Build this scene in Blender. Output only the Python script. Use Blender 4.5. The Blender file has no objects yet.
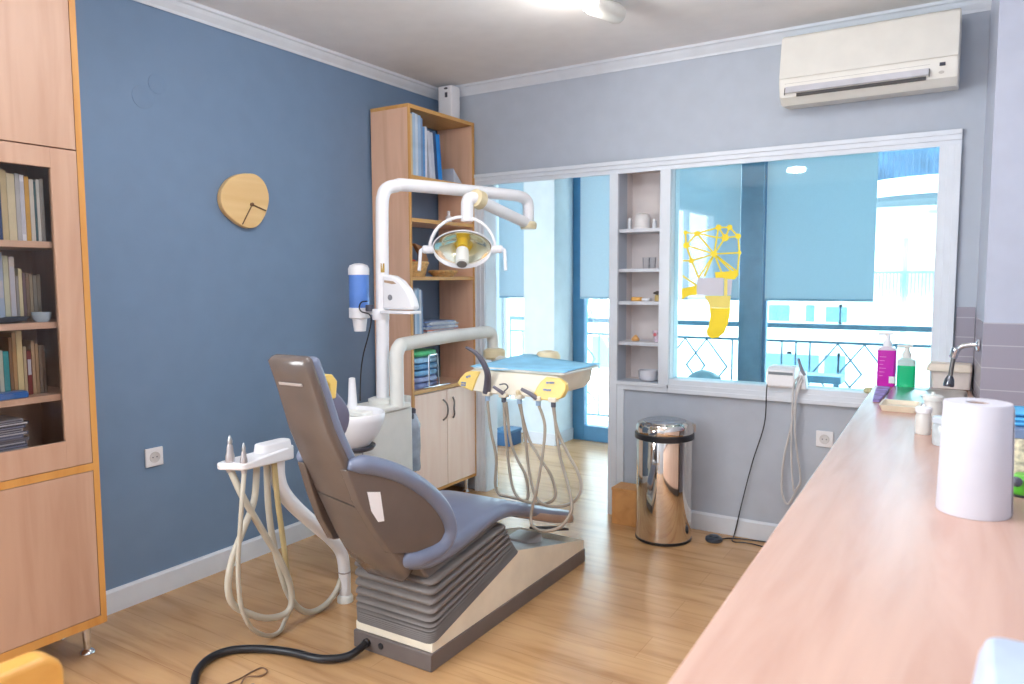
import bpy, bmesh, math, random
from mathutils import Vector, Matrix
random.seed(7)
sc = bpy.context.scene
COL = sc.collection
PI = math.pi

# ------------------------------------------------------------------ materials
def lin(c):
    def f(v):
        v /= 255.0
        return v / 12.92 if v <= 0.04045 else ((v + 0.055) / 1.055) ** 2.4
    return (f(c[0]), f(c[1]), f(c[2]), 1.0)

_M = {}
def new_mat(name):
    m = bpy.data.materials.new(name); m.use_nodes = True
    nt = m.node_tree
    for n in list(nt.nodes): nt.nodes.remove(n)
    out = nt.nodes.new('ShaderNodeOutputMaterial')
    return m, nt, out

def coords(nt, scale=(1, 1, 1), kind='Object', rot=(0, 0, 0)):
    tc = nt.nodes.new('ShaderNodeTexCoord'); mp = nt.nodes.new('ShaderNodeMapping')
    mp.inputs['Scale'].default_value = scale; mp.inputs['Rotation'].default_value = rot
    nt.links.new(tc.outputs[kind], mp.inputs['Vector'])
    return mp.outputs['Vector']

def ramp(nt, fac, stops):
    r = nt.nodes.new('ShaderNodeValToRGB')
    while len(r.color_ramp.elements) < len(stops): r.color_ramp.elements.new(0.5)
    for e, (p, c) in zip(r.color_ramp.elements, stops):
        e.position = p; e.color = lin(c)
    nt.links.new(fac, r.inputs['Fac'])
    return r.outputs['Color']

def plain(name, rgb, rough=0.5, metal=0.0, var=0.05, scale=9.0, bump=0.0, bscale=120.0, coat=0.0, spec=0.5, trans=0.0, alpha=None):
    """painted / plastic / metal surface with a little procedural variation"""
    if name in _M: return _M[name]
    m, nt, out = new_mat(name)
    b = nt.nodes.new('ShaderNodeBsdfPrincipled')
    v = coords(nt)
    n = nt.nodes.new('ShaderNodeTexNoise'); n.inputs['Scale'].default_value = scale; n.inputs['Detail'].default_value = 3
    nt.links.new(v, n.inputs['Vector'])
    lo = tuple(max(0, c * (1 - var)) for c in rgb); hi = tuple(min(255, c * (1 + var)) for c in rgb)
    nt.links.new(ramp(nt, n.outputs['Fac'], [(0.3, lo), (0.7, hi)]), b.inputs['Base Color'])
    b.inputs['Roughness'].default_value = rough; b.inputs['Metallic'].default_value = metal
    b.inputs['Coat Weight'].default_value = coat; b.inputs['Specular IOR Level'].default_value = spec
    b.inputs['Transmission Weight'].default_value = trans
    if bump:
        n2 = nt.nodes.new('ShaderNodeTexNoise'); n2.inputs['Scale'].default_value = bscale
        nt.links.new(v, n2.inputs['Vector'])
        bp = nt.nodes.new('ShaderNodeBump'); bp.inputs['Strength'].default_value = bump; bp.inputs['Distance'].default_value = 0.002
        nt.links.new(n2.outputs['Fac'], bp.inputs['Height']); nt.links.new(bp.outputs['Normal'], b.inputs['Normal'])
    nt.links.new(b.outputs['BSDF'], out.inputs['Surface'])
    _M[name] = m
    return m

def wood(name, light, dark, axis='z', rough=0.4, fine=1.0, spec=0.4):
    if name in _M: return _M[name]
    m, nt, out = new_mat(name)
    b = nt.nodes.new('ShaderNodeBsdfPrincipled')
    s = {'x': (0.9, 9, 9), 'y': (9, 0.9, 9), 'z': (9, 9, 0.9)}[axis]
    v = coords(nt, tuple(k * fine for k in s))
    n = nt.nodes.new('ShaderNodeTexNoise'); n.inputs['Scale'].default_value = 1.6; n.inputs['Detail'].default_value = 6
    n.inputs['Distortion'].default_value = 0.6
    nt.links.new(v, n.inputs['Vector'])
    nt.links.new(ramp(nt, n.outputs['Fac'], [(0.3, dark), (0.55, light), (0.8, tuple(min(255, c * 1.04) for c in light))]), b.inputs['Base Color'])
    b.inputs['Roughness'].default_value = rough; b.inputs['Specular IOR Level'].default_value = spec
    nt.links.new(b.outputs['BSDF'], out.inputs['Surface'])
    _M[name] = m
    return m

def floor_mat():
    m, nt, out = new_mat('oak laminate')
    b = nt.nodes.new('ShaderNodeBsdfPrincipled')
    v = coords(nt)
    br = nt.nodes.new('ShaderNodeTexBrick')
    br.inputs['Scale'].default_value = 1.0; br.inputs['Brick Width'].default_value = 1.25; br.inputs['Row Height'].default_value = 0.19
    br.inputs['Mortar Size'].default_value = 0.0012; br.offset = 0.37
    br.inputs['Color1'].default_value = lin((215, 176, 130)); br.inputs['Color2'].default_value = lin((207, 167, 120))
    br.inputs['Mortar'].default_value = lin((186, 144, 102))
    nt.links.new(v, br.inputs['Vector'])
    v2 = coords(nt, (1.3, 14, 1))
    n = nt.nodes.new('ShaderNodeTexNoise'); n.inputs['Scale'].default_value = 1.5; n.inputs['Detail'].default_value = 7; n.inputs['Distortion'].default_value = 0.8
    nt.links.new(v2, n.inputs['Vector'])
    g = ramp(nt, n.outputs['Fac'], [(0.25, (196, 172, 146)), (0.5, (242, 236, 226)), (0.8, (255, 252, 244))])
    v3 = coords(nt, (2.2, 5, 1))
    n3 = nt.nodes.new('ShaderNodeTexNoise'); n3.inputs['Scale'].default_value = 1.1; n3.inputs['Detail'].default_value = 2
    nt.links.new(v3, n3.inputs['Vector'])
    g3 = ramp(nt, n3.outputs['Fac'], [(0.3, (222, 212, 202)), (0.6, (255, 255, 255))])
    mx = nt.nodes.new('ShaderNodeMix'); mx.data_type = 'RGBA'; mx.blend_type = 'MULTIPLY'; mx.inputs[0].default_value = 0.75
    nt.links.new(br.outputs['Color'], mx.inputs[6]); nt.links.new(g, mx.inputs[7])
    mx2 = nt.nodes.new('ShaderNodeMix'); mx2.data_type = 'RGBA'; mx2.blend_type = 'MULTIPLY'; mx2.inputs[0].default_value = 0.6
    nt.links.new(mx.outputs[2], mx2.inputs[6]); nt.links.new(g3, mx2.inputs[7])
    nt.links.new(mx2.outputs[2], b.inputs['Base Color'])
    b.inputs['Roughness'].default_value = 0.27; b.inputs['Specular IOR Level'].default_value = 0.85
    nt.links.new(b.outputs['BSDF'], out.inputs['Surface'])
    return m

def tile_mat():
    m, nt, out = new_mat('mauve wall tile')
    b = nt.nodes.new('ShaderNodeBsdfPrincipled')
    tc = nt.nodes.new('ShaderNodeTexCoord')
    sp = nt.nodes.new('ShaderNodeSeparateXYZ'); nt.links.new(tc.outputs['Object'], sp.inputs[0])
    ad = nt.nodes.new('ShaderNodeMath'); ad.operation = 'ADD'
    nt.links.new(sp.outputs['X'], ad.inputs[0]); nt.links.new(sp.outputs['Y'], ad.inputs[1])
    cb = nt.nodes.new('ShaderNodeCombineXYZ'); nt.links.new(ad.outputs[0], cb.inputs['X'])
    z = nt.nodes.new('ShaderNodeMath'); z.operation = 'ADD'; z.inputs[1].default_value = 0.045
    nt.links.new(sp.outputs['Z'], z.inputs[0]); nt.links.new(z.outputs[0], cb.inputs['Y'])
    br = nt.nodes.new('ShaderNodeTexBrick'); br.inputs['Scale'].default_value = 1.0
    br.inputs['Brick Width'].default_value = 0.62; br.inputs['Row Height'].default_value = 0.09; br.inputs['Mortar Size'].default_value = 0.0022
    br.inputs['Color1'].default_value = lin((160, 156, 168)); br.inputs['Color2'].default_value = lin((155, 151, 163)); br.inputs['Mortar'].default_value = lin((184, 181, 190))
    nt.links.new(cb.outputs[0], br.inputs['Vector']); nt.links.new(br.outputs['Color'], b.inputs['Base Color'])
    b.inputs['Roughness'].default_value = 0.22
    nt.links.new(b.outputs['BSDF'], out.inputs['Surface'])
    return m

def thin_glass(name, tint=(255, 255, 255), refl=0.5):
    m, nt, out = new_mat(name)
    t = nt.nodes.new('ShaderNodeBsdfTransparent'); t.inputs['Color'].default_value = lin(tint)
    g = nt.nodes.new('ShaderNodeBsdfGlossy'); g.inputs['Roughness'].default_value = 0.02
    f = nt.nodes.new('ShaderNodeFresnel'); f.inputs['IOR'].default_value = 1.45
    k = nt.nodes.new('ShaderNodeMath'); k.operation = 'MULTIPLY'; k.inputs[1].default_value = refl
    n = nt.nodes.new('ShaderNodeTexNoise'); n.inputs['Scale'].default_value = 3
    nt.links.new(coords(nt), n.inputs['Vector'])
    bp = nt.nodes.new('ShaderNodeBump'); bp.inputs['Strength'].default_value = 0.01
    nt.links.new(n.outputs['Fac'], bp.inputs['Height']); nt.links.new(bp.outputs['Normal'], g.inputs['Normal'])
    nt.links.new(f.outputs[0], k.inputs[0])
    mx = nt.nodes.new('ShaderNodeMixShader')
    nt.links.new(k.outputs[0], mx.inputs[0]); nt.links.new(t.outputs[0], mx.inputs[1]); nt.links.new(g.outputs[0], mx.inputs[2])
    nt.links.new(mx.outputs[0], out.inputs['Surface'])
    return m

def translucent(name, rgb, w=0.5, through=0.0, rgb2=None):
    m, nt, out = new_mat(name)
    d = nt.nodes.new('ShaderNodeBsdfDiffuse'); t = nt.nodes.new('ShaderNodeBsdfTranslucent')
    n = nt.nodes.new('ShaderNodeTexNoise'); n.inputs['Scale'].default_value = 60
    nt.links.new(coords(nt, (1, 1, 8)), n.inputs['Vector'])
    c = ramp(nt, n.outputs['Fac'], [(0.3, tuple(v * 0.97 for v in rgb)), (0.7, rgb)])
    nt.links.new(c, d.inputs['Color']); nt.links.new(c, t.inputs['Color'])
    mx = nt.nodes.new('ShaderNodeMixShader'); mx.inputs[0].default_value = w
    nt.links.new(d.outputs[0], mx.inputs[1]); nt.links.new(t.outputs[0], mx.inputs[2])
    last = mx
    if through:
        tr = nt.nodes.new('ShaderNodeBsdfTransparent'); tr.inputs['Color'].default_value = lin(rgb2 or rgb)
        m2 = nt.nodes.new('ShaderNodeMixShader'); m2.inputs[0].default_value = through
        nt.links.new(mx.outputs[0], m2.inputs[1]); nt.links.new(tr.outputs[0], m2.inputs[2]); last = m2
    nt.links.new(last.outputs[0], out.inputs['Surface'])
    return m

def glow(name, rgb, s):
    m, nt, out = new_mat(name)
    e = nt.nodes.new('ShaderNodeEmission'); e.inputs['Strength'].default_value = s
    n = nt.nodes.new('ShaderNodeTexNoise'); n.inputs['Scale'].default_value = 2
    nt.links.new(coords(nt), n.inputs['Vector'])
    nt.links.new(ramp(nt, n.outputs['Fac'], [(0, rgb), (1, rgb)]), e.inputs['Color'])
    nt.links.new(e.outputs[0], out.inputs['Surface'])
    return m

# ------------------------------------------------------------------ geometry
def smooth_pts(pts, k=6, closed=False):
    P = [Vector(p) for p in pts]
    if len(P) < 3 or k <= 1: return P
    out = []; n = len(P)
    rng = range(n) if closed else range(n - 1)
    for i in rng:
        if closed: p0, p1, p2, p3 = P[(i - 1) % n], P[i], P[(i + 1) % n], P[(i + 2) % n]
        else: p0, p1, p2, p3 = P[max(i - 1, 0)], P[i], P[i + 1], P[min(i + 2, n - 1)]
        for j in range(k):
            t = j / k
            out.append(0.5 * ((2 * p1) + (p2 - p0) * t + (2 * p0 - 5 * p1 + 4 * p2 - p3) * t * t + (3 * p1 - p0 - 3 * p2 + p3) * t ** 3))
    if not closed: out.append(P[-1])
    return out

class MB:
    def __init__(self): self.bm = bmesh.new(); self.mi = 0
    def v(self, p): return self.bm.verts.new(p)
    def f(self, vs):
        try:
            fa = self.bm.faces.new(vs); fa.material_index = self.mi; return fa
        except ValueError: return None
    def box(self, x0, x1, y0, y1, z0, z1):
        c = [self.v((x, y, z)) for x in (x0, x1) for y in (y0, y1) for z in (z0, z1)]
        for q in ((0, 1, 3, 2), (4, 6, 7, 5), (0, 4, 5, 1), (2, 3, 7, 6), (0, 2, 6, 4), (1, 5, 7, 3)): self.f([c[i] for i in q])
        return self
    def obox(self, c, ax, ay, az, hx, hy, hz):
        c = Vector(c); ax, ay, az = Vector(ax).normalized(), Vector(ay).normalized(), Vector(az).normalized()
        vs = [self.v(c + ax * sx * hx + ay * sy * hy + az * sz * hz) for sx in (-1, 1) for sy in (-1, 1) for sz in (-1, 1)]
        for q in ((0, 1, 3, 2), (4, 6, 7, 5), (0, 4, 5, 1), (2, 3, 7, 6), (0, 2, 6, 4), (1, 5, 7, 3)): self.f([vs[i] for i in q])
        return self
    def loft(self, rings, cap=True, closed=True, loop=False):
        R = [[self.v(p) for p in r] for r in rings]
        n = len(R[0]); m = len(R)
        for i in range(m if loop else m - 1):
            a, b = R[i], R[(i + 1) % m]
            for j in range(n if closed else n - 1):
                self.f([a[j], a[(j + 1) % n], b[(j + 1) % n], b[j]])
        if cap and closed and not loop:
            self.f(list(reversed(R[0]))); self.f(R[-1])
        return self
    def prism(self, poly, axis, a0, a1):
        def P(p, a):
            return {'x': (a, p[0], p[1]), 'y': (p[0], a, p[1]), 'z': (p[0], p[1], a)}[axis]
        return self.loft([[P(p, a0) for p in poly], [P(p, a1) for p in poly]])
    def tube(self, pts, r, n=10, k=6, closed=False):
        P = smooth_pts(pts, k, closed); m = len(P)
        R = (lambda t: r) if not callable(r) else r
        rings = []; up = None
        for i in range(m):
            if closed: t = (P[(i + 1) % m] - P[i - 1]).normalized()
            else: t = (P[min(i + 1, m - 1)] - P[max(i - 1, 0)]).normalized()
            if up is None:
                up = Vector((0, 0, 1)) if abs(t.z) < 0.9 else Vector((0, 1, 0))
                if closed and all(abs(p.y - P[0].y) < 1e-6 for p in P): up = Vector((0, 1, 0))
            up2 = up - t * up.dot(t)
            if up2.length < 1e-3: up2 = t.orthogonal()
            up = up2.normalized(); s = t.cross(up)
            rr = R(i / max(1, m - 1))
            rings.append([P[i] + up * math.cos(a) * rr + s * math.sin(a) * rr for a in [2 * PI * j / n for j in range(n)]])
        return self.loft(rings, loop=closed)
    def lathe(self, prof, c=(0, 0, 0), ax=(0, 0, 1), n=28, sx=1.0, sy=1.0, refx=None, cap=True):
        ax = Vector(ax).normalized(); c = Vector(c)
        u = Vector(refx) if refx else (Vector((1, 0, 0)) if abs(ax.x) < 0.9 else Vector((0, 1, 0)))
        u = (u - ax * u.dot(ax)).normalized(); w = ax.cross(u)
        rings = [[c + ax * h + u * math.cos(a) * max(r, 1e-4) * sx + w * math.sin(a) * max(r, 1e-4) * sy for a in [2 * PI * j / n for j in range(n)]] for r, h in prof]
        return self.loft(rings, cap=cap)
    def cyl(self, a, b, r, n=16, r2=None):
        a, b = Vector(a), Vector(b); d = (b - a)
        return self.lathe([(r, 0), (r if r2 is None else r2, d.length)], a, d, n)

ROOT = {}
def obj(name, mb, mat, parent=None, smooth=True, bevel=0.0, seg=2, sub=0, solid=0.0, mirror=None, angle=35):
    bm = mb.bm
    bmesh.ops.recalc_face_normals(bm, faces=bm.faces)
    off = ROOT.get(parent.name, Vector((0, 0, 0))) if parent else Vector((0, 0, 0))
    if parent is None:
        xs = [v.co for v in bm.verts]
        lo = Vector((min(p.x for p in xs), min(p.y for p in xs), min(p.z for p in xs))); hi = Vector((max(p.x for p in xs), max(p.y for p in xs), max(p.z for p in xs)))
        off = Vector(((lo.x + hi.x) / 2, (lo.y + hi.y) / 2, lo.z))
        if name.split('_')[0] in ('wall', 'floor', 'ceiling', 'trim', 'baseboard') or name == 'countertop': off = Vector((0, 0, 0))
    for v in bm.verts: v.co -= off
    me = bpy.data.meshes.new(name); bm.to_mesh(me); bm.free()
    for m in (mat if isinstance(mat, (list, tuple)) else [mat]): me.materials.append(m)
    if smooth:
        for p in me.polygons: p.use_smooth = True
        me.set_sharp_from_angle(angle=math.radians(angle))
    o = bpy.data.objects.new(name, me); COL.objects.link(o)
    if parent: o.parent = parent
    else: o.location = off
    ROOT[o.name] = off
    if bevel:
        md = o.modifiers.new('bevel', 'BEVEL'); md.width = bevel; md.segments = seg; md.limit_method = 'ANGLE'; md.angle_limit = math.radians(40)
    if sub:
        md = o.modifiers.new('sub', 'SUBSURF'); md.levels = sub; md.render_levels = sub
    if solid:
        md = o.modifiers.new('solid', 'SOLIDIFY'); md.thickness = solid; md.offset = 0
    return o

def tag(o, label=None, cat=None, group=None, kind=None):
    if label: o['label'] = label
    if cat: o['category'] = cat
    if group: o['group'] = group
    if kind: o['kind'] = kind
    return o

def thing(name, loc, label, cat, group=None):
    o = bpy.data.objects.new(name, None); COL.objects.link(o)
    o.location = loc; o.empty_display_size = 0.05
    ROOT[o.name] = Vector(loc)
    return tag(o, label, cat, group)

def struct(name, mb, mat, bevel=0.0, parent=None, smooth=False):
    o = obj(name, mb, mat, parent, smooth=smooth, bevel=bevel)
    if parent is None: o['kind'] = 'structure'
    return o

def rrect(x0, x1, y0, y1, r, n=4):
    pts = []
    for cx, cy, a0 in ((x1 - r, y1 - r, 0), (x0 + r, y1 - r, PI / 2), (x0 + r, y0 + r, PI), (x1 - r, y0 + r, 3 * PI / 2)):
        for j in range(n + 1):
            a = a0 + (PI / 2) * j / n
            pts.append((cx + r * math.cos(a), cy + r * math.sin(a)))
    return pts

def interp(tab, x):
    if x <= tab[0][0]: return tab[0][1]
    for (a, va), (b, vb) in zip(tab, tab[1:]):
        if x <= b: return va + (vb - va) * (x - a) / (b - a)
    return tab[-1][1]

# palette
M_blue = plain('blue wall paint', (114, 139, 168), 0.6, var=0.012, bump=0.04)
M_grey = plain('grey wall paint', (180, 189, 201), 0.6, var=0.015, bump=0.04)
M_ceil = plain('ceiling paint', (238, 238, 238), 0.7, var=0.01)
M_white = plain('white gloss trim', (218, 225, 233), 0.4, var=0.015)
M_floor = floor_mat()
M_tile = tile_mat()
M_beech = wood('pale beech laminate', (192, 157, 134), (181, 144, 121), 'z', 0.42, 1.0)
M_beechy = wood('pale beech laminate flat', (216, 178, 152), (204, 162, 134), 'y', 0.42, 1.0)
M_door = wood('pink beech door', (250, 224, 208), (243, 210, 192), 'z', 0.42, 1.0)
M_edge = wood('orange beech edging', (214, 160, 92), (200, 142, 74), 'z', 0.4, 1.0)
M_edgey = wood('orange beech edging flat', (214, 164, 98), (200, 146, 80), 'y', 0.4, 1.0)
M_cedge = wood('cabinet edging', (206, 152, 84), (192, 134, 68), 'z', 0.4, 1.0)
M_bbeech = wood('bookcase beech', (232, 190, 160), (220, 174, 142), 'z', 0.42, 1.0)
M_count = wood('pink beech worktop', (206, 170, 153), (195, 155, 138), 'y', 0.25, 1.0, 0.5)
M_plast = plain('cream white plastic', (226, 228, 222), 0.3, var=0.02)
M_plast2 = plain('aged ivory plastic', (222, 208, 170), 0.35, var=0.04)
M_wplast = plain('bright white plastic', (236, 237, 240), 0.28, var=0.01)
M_cream = plain('cream enamel', (230, 224, 206), 0.35, var=0.03)
M_uphol = plain('grey blue vinyl', (114, 124, 148), 0.32, var=0.03, bump=0.05, bscale=200)
M_shell = plain('taupe gloss plastic', (101, 91, 86), 0.16, var=0.03)
M_bell = plain('taupe rubber bellows', (112, 106, 103), 0.5, var=0.04)
M_plinth = plain('dark taupe plinth', (104, 96, 94), 0.45, var=0.04)
M_hose = plain('beige silicone hose', (152, 142, 128), 0.4, var=0.04)
M_hosew = plain('pale ivory hose', (190, 186, 172), 0.4, var=0.03)
M_hosey = plain('yellowed hose', (186, 170, 126), 0.4, var=0.04)
M_black = plain('black rubber', (30, 32, 38), 0.35, var=0.06)
M_dark = plain('dark grey plastic', (74, 76, 88), 0.35, var=0.05)
M_chrome = plain('chrome', (225, 228, 232), 0.1, 1.0, var=0.02)
M_steel = plain('brushed steel', (190, 190, 190), 0.28, 1.0, var=0.05)
M_mirror = plain('polished steel', (222, 214, 206), 0.06, 1.0, var=0.02)
M_yel = plain('yellow ochre plastic', (234, 204, 116), 0.35, var=0.04)
M_decal = plain('yellow vinyl decal', (246, 218, 14), 0.5, var=0.02)
M_decalp = plain('pale yellow vinyl', (236, 218, 110), 0.5, var=0.02)
M_paper = plain('white paper', (208, 207, 216), 0.8, var=0.015, bump=0.06, bscale=300)
M_bluepaper = plain('light blue bib paper', (140, 204, 238), 0.7, var=0.05, bump=0.1, bscale=150)
M_bluealu = plain('blue grey aluminium', (72, 128, 168), 0.4, var=0.04)
M_room2 = plain('pale blue paint', (218, 230, 236), 0.6, var=0.015)
M_out = plain('white render', (245, 245, 245), 0.8, var=0.02)
M_outwin = plain('far window glass', (84, 116, 140), 0.3, var=0.1)
M_rail = plain('grey blue railing paint', (74, 104, 120), 0.5, var=0.05)
M_glass = thin_glass('clear window glass', (240, 250, 252), 0.7)
M_cabglass = thin_glass('cabinet glass', (250, 250, 250), 0.7)
M_blind = translucent('blue grey blind fabric', (198, 212, 220), 0.5)

# ------------------------------------------------------------------ camera
cam = bpy.data.cameras.new('camera'); co = bpy.data.objects.new('camera', cam); COL.objects.link(co)
cam.sensor_width = 36; cam.lens = 743.4 / 1024 * 36
pitch, yaw, roll = 0.0843, -0.5569, -0.0046
sy, cy, sp, cp = math.sin(yaw), math.cos(yaw), math.sin(pitch), math.cos(pitch)
F = Vector((sy * cp, cy * cp, -sp)); Rt = Vector((cy, -sy, 0)); Up = Rt.cross(F)
c_, s_ = math.cos(roll), math.sin(roll)
R2 = Rt * c_ + Up * s_; U2 = -Rt * s_ + Up * c_
mat = Matrix((R2, U2, -F)).transposed().to_4x4(); mat.translation = Vector((3.0568, -4.0049, 1.4))
co.matrix_world = mat
cam.dof.use_dof = True; cam.dof.focus_distance = 3.1; cam.dof.aperture_fstop = 3.2
cam.clip_start = 0.02
sc.camera = co

# ------------------------------------------------------------------ room shell
H = 2.635; YB = -6.4; XR = 3.65
struct('floor', MB().box(-1.6, 3.9, YB - 0.1, 1.86, -0.08, 0), M_floor)
struct('ceiling', MB().box(-0.1, XR + 0.1, YB - 0.1, 0.12, H, H + 0.1), M_ceil)
struct('wall_left', MB().box(-0.12, 0, -3.95, 0.0, 0, H).box(-0.12, 0, YB - 0.1, -6.15, 0, H).box(-0.12, 0, -6.15, -3.95, 0, 0.9).box(-0.12, 0, -6.15, -3.95, 2.3, H), M_blue)
w = MB()
w.box(-0.12, 0.363, 0.0, 0.12, 0, H); w.box(0.363, XR, 0.0, 0.12, 2.02, H)
w.box(1.243, 1.292, 0, 0.12, 0, 2.02); w.box(1.292, 1.608, 0, 0.12, 0, 0.805); w.box(1.545, 1.608, 0, 0.12, 0.805, 2.02)
w.box(1.608, 2.891, 0, 0.12, 0, 0.82); w.box(2.891, XR, 0, 0.12, 0, 2.02)
struct('wall_back', w, M_grey)
n = MB()
n.box(1.280, 1.292, 0.12, 0.21, 0.79, 2.03); n.box(1.545, 1.557, 0.12, 0.21, 0.79, 2.03); n.box(1.28, 1.557, 0.2, 0.215, 0.79, 2.03)
n.box(1.28, 1.557, 0.12, 0.2, 0.79, 0.805); n.box(1.28, 1.557, 0.12, 0.2, 2.02, 2.03)
struct('wall_niche', n, plain('niche paint', (222, 214, 212), 0.55, var=0.015))
struct('wall_right', MB().box(XR, XR + 0.1, YB, 0.12, 0, H), M_grey)
struct('wall_front', MB().box(-0.1, XR + 0.1, YB - 0.1, YB, 0, H), M_grey)
w4 = thing('window_4', (-0.05, -5.05, 0.9), None, None); w4['kind'] = 'structure'
f4 = MB()
for a_, b_ in ((-6.15, -6.09), (-5.08, -5.02), (-4.01, -3.95)): f4.box(-0.09, -0.03, a_, b_, 0.9, 2.3)
f4.box(-0.09, -0.03, -6.09, -4.01, 0.9, 0.96); f4.box(-0.09, -0.03, -6.09, -4.01, 2.24, 2.3)
obj('frame', f4, M_white, w4, bevel=0.003)
# tiled pier beside the sink
p = [(3.063, 0.0), (3.091, -0.45), (XR, -0.45), (XR, 0.0)]
struct('wall_pier', MB().prism(p, 'z', 0, H), plain('lilac grey paint', (186, 192, 208), 0.3, var=0.015))
t = MB(); q = [(3.0615, -0.003), (3.0885, -0.4585), (XR - 0.002, -0.4585), (XR - 0.002, -0.4505), (3.0920, -0.4505), (3.0640, -0.003)]
t.prism(q, 'z', 0.89, 1.217); t.box(2.985, 3.060, -0.008, 0.001, 0.89, 1.263)
struct('trim_5', t, M_tile)
# crown moulding
prof = [(0, 0), (0, -0.06), (0.008, -0.062), (0.012, -0.05), (0.03, -0.03), (0.04, -0.016), (0.05, -0.012), (0.055, 0)]
struct('trim_1', MB().prism([(a, H + b) for a, b in prof], 'y', YB, 0), M_white, smooth=False)
cm = MB(); cm.loft([[(x, -a, H + b) for a, b in prof] for x in (0.0, 3.07)])
struct('trim_2', cm, M_white)
# baseboards
bp_ = [(0, 0), (0.016, 0), (0.016, 0.09), (0.008, 0.1), (0, 0.1)]
struct('baseboard_left', MB().prism(bp_, 'y', YB, 0), M_white)
struct('baseboard_back', MB().loft([[(x, -a, b) for a, b in bp_] for x in (1.34, 3.0)]), M_white)
# moulded casing round the doorway, niche and window
def casing(mb, x0, x1, z0, z1, side):
    lay = [(0, 0, 0.014), (0.012, 0.35, 0.022), (0.0, 0.68, 0.030)]
    for k, (a, fr, dep) in enumerate([(0, 0.0, 0.014), (0, 0.34, 0.022), (0, 0.68, 0.030)]):
        if side == 'top': mb.box(x0, x1, -dep, 0, z0 + (z1 - z0) * fr, z1)
        elif side == 'bot': mb.box(x0, x1, -dep, 0, z0, z1 - (z1 - z0) * fr)
        elif side == 'left': mb.box(x0, x1 - (x1 - x0) * fr, -dep, 0, z0, z1)
        else: mb.box(x0 + (x1 - x0) * fr, x1, -dep, 0, z0, z1)
c = MB()
casing(c, 0.285, 2.978, 1.998, 2.068, 'top'); casing(c, 0.285, 0.363, 0, 2.0, 'left')
casing(c, 2.891, 2.978, 0.76, 2.0, 'right'); casing(c, 1.608, 2.978, 0.76, 0.832, 'bot')
c.box(1.243, 1.296, -0.022, 0, 0, 2.0); c.box(1.556, 1.608, -0.02, 0, 0.8, 2.0); c.box(1.545, 1.556, -0.014, 0, 0.8, 2.0)
c.box(1.285, 1.602, -0.024, 0, 0.785, 0.806); c.box(1.296, 1.602, -0.016, 0, 0.757, 0.785); c.box(1.296, 1.338, -0.016, 0, 0.0, 0.757)
struct('trim_3', c, M_white, bevel=0.002)
r = MB()   # window and door reveals lining
r.box(1.606, 1.610, 0, 0.125, 0.82, 2.02); r.box(2.889, 2.893, 0, 0.125, 0.82, 2.02); r.box(1.6, 2.893, -0.012, 0.13, 0.816, 0.834)
r.box(0.361, 0.365, 0, 0.125, 0, 2.02); r.box(1.24, 1.245, 0, 0.125, 0, 2.02)
struct('trim_4', r, M_white)
wg = struct('window_1', MB().box(1.610, 2.889, 0.05, 0.056, 0.834, 2.02), M_glass)

# niche shelves
for z, where in ((1.676, 'topmost'), (1.449, 'second from the top'), (1.262, 'third from the top'), (1.027, 'lowest')):
    tag(obj('shelf', MB().box(1.2925, 1.5445, 0.004, 0.199, z - 0.012, z + 0.008), plain('pale grey glass shelf', (196, 200, 208), 0.3), bevel=0.001),
        'thin pale shelf in the white wall niche, %s of the four' % where, 'shelf', 'niche shelves')

# ------------------------------------------------------------------ back room behind the wall
struct('wall_corridor', MB().box(-0.72, -0.62, 0.12, 1.86, 0, 2.6), M_room2)
pw = MB(); pw.box(-0.2, 0.095, 1.42, 1.86, 0, 2.6)
struct('wall_column', pw, M_room2)
struct('ceiling_corridor', MB().box(-0.72, 3.9, 0.12, 1.86, 2.6, 2.7), plain('corridor ceiling paint', (225, 232, 236), 0.7))
struct('wall_end', MB().box(3.8, 3.9, 0.12, 1.86, 0, 2.6), M_room2)
struct('baseboard_corridor', MB().box(-0.2, 0.095, 1.405, 1.42, 0, 0.1).box(0.095, 0.11, 1.405, 1.75, 0, 0.1), M_white)
# aluminium balcony glazing
d1 = thing('door_1', (0.8, 1.78, 0), None, None); d1['kind'] = 'structure'
f = MB(); f.box(0.10, 0.21, 1.74, 1.82, 0, 2.4); f.box(0.21, 1.516, 1.74, 1.82, 0.0, 0.13); f.box(0.1, 1.7, 1.74, 1.82, 2.36, 2.6)
obj('frame', f, M_bluealu, d1, bevel=0.004); obj('mullion', MB().box(1.528, 1.70, 1.72, 1.83, 0, 2.4), plain('blue grey aluminium in greyer light', (104, 140, 164), 0.4), d1, bevel=0.004); obj('glass', MB().box(0.21, 1.516, 1.775, 1.781, 0.13, 2.36), M_glass, d1)  # mullion is the frame's aluminium with its different light put into the colour
w2 = thing('window_2', (2.7, 1.78, 0), None, None); w2['kind'] = 'structure'
f = MB(); f.box(1.7, 3.8, 1.74, 1.82, 0.0, 0.10); f.box(1.7, 3.8, 1.74, 1.82, 2.36, 2.6); f.box(3.7, 3.8, 1.74, 1.82, 0.1, 2.36); f.box(1.70, 1.725, 1.75, 1.81, 0.1, 2.36)
obj('frame', f, M_bluealu, w2, bevel=0.004); obj('glass', MB().box(1.725, 3.7, 1.775, 1.781, 0.10, 2.36), M_glass, w2)
w3 = thing('window_3', (-0.41, 1.78, 0), None, None); w3['kind'] = 'structure'
f = MB(); f.box(-0.62, -0.2, 1.74, 1.82, 0, 0.3); f.box(-0.62, -0.2, 1.74, 1.82, 2.36, 2.6); f.box(-0.62, -0.6, 1.74, 1.82, 0.3, 2.36); f.box(-0.22, -0.2, 1.74, 1.82, 0.3, 2.36)
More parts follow.
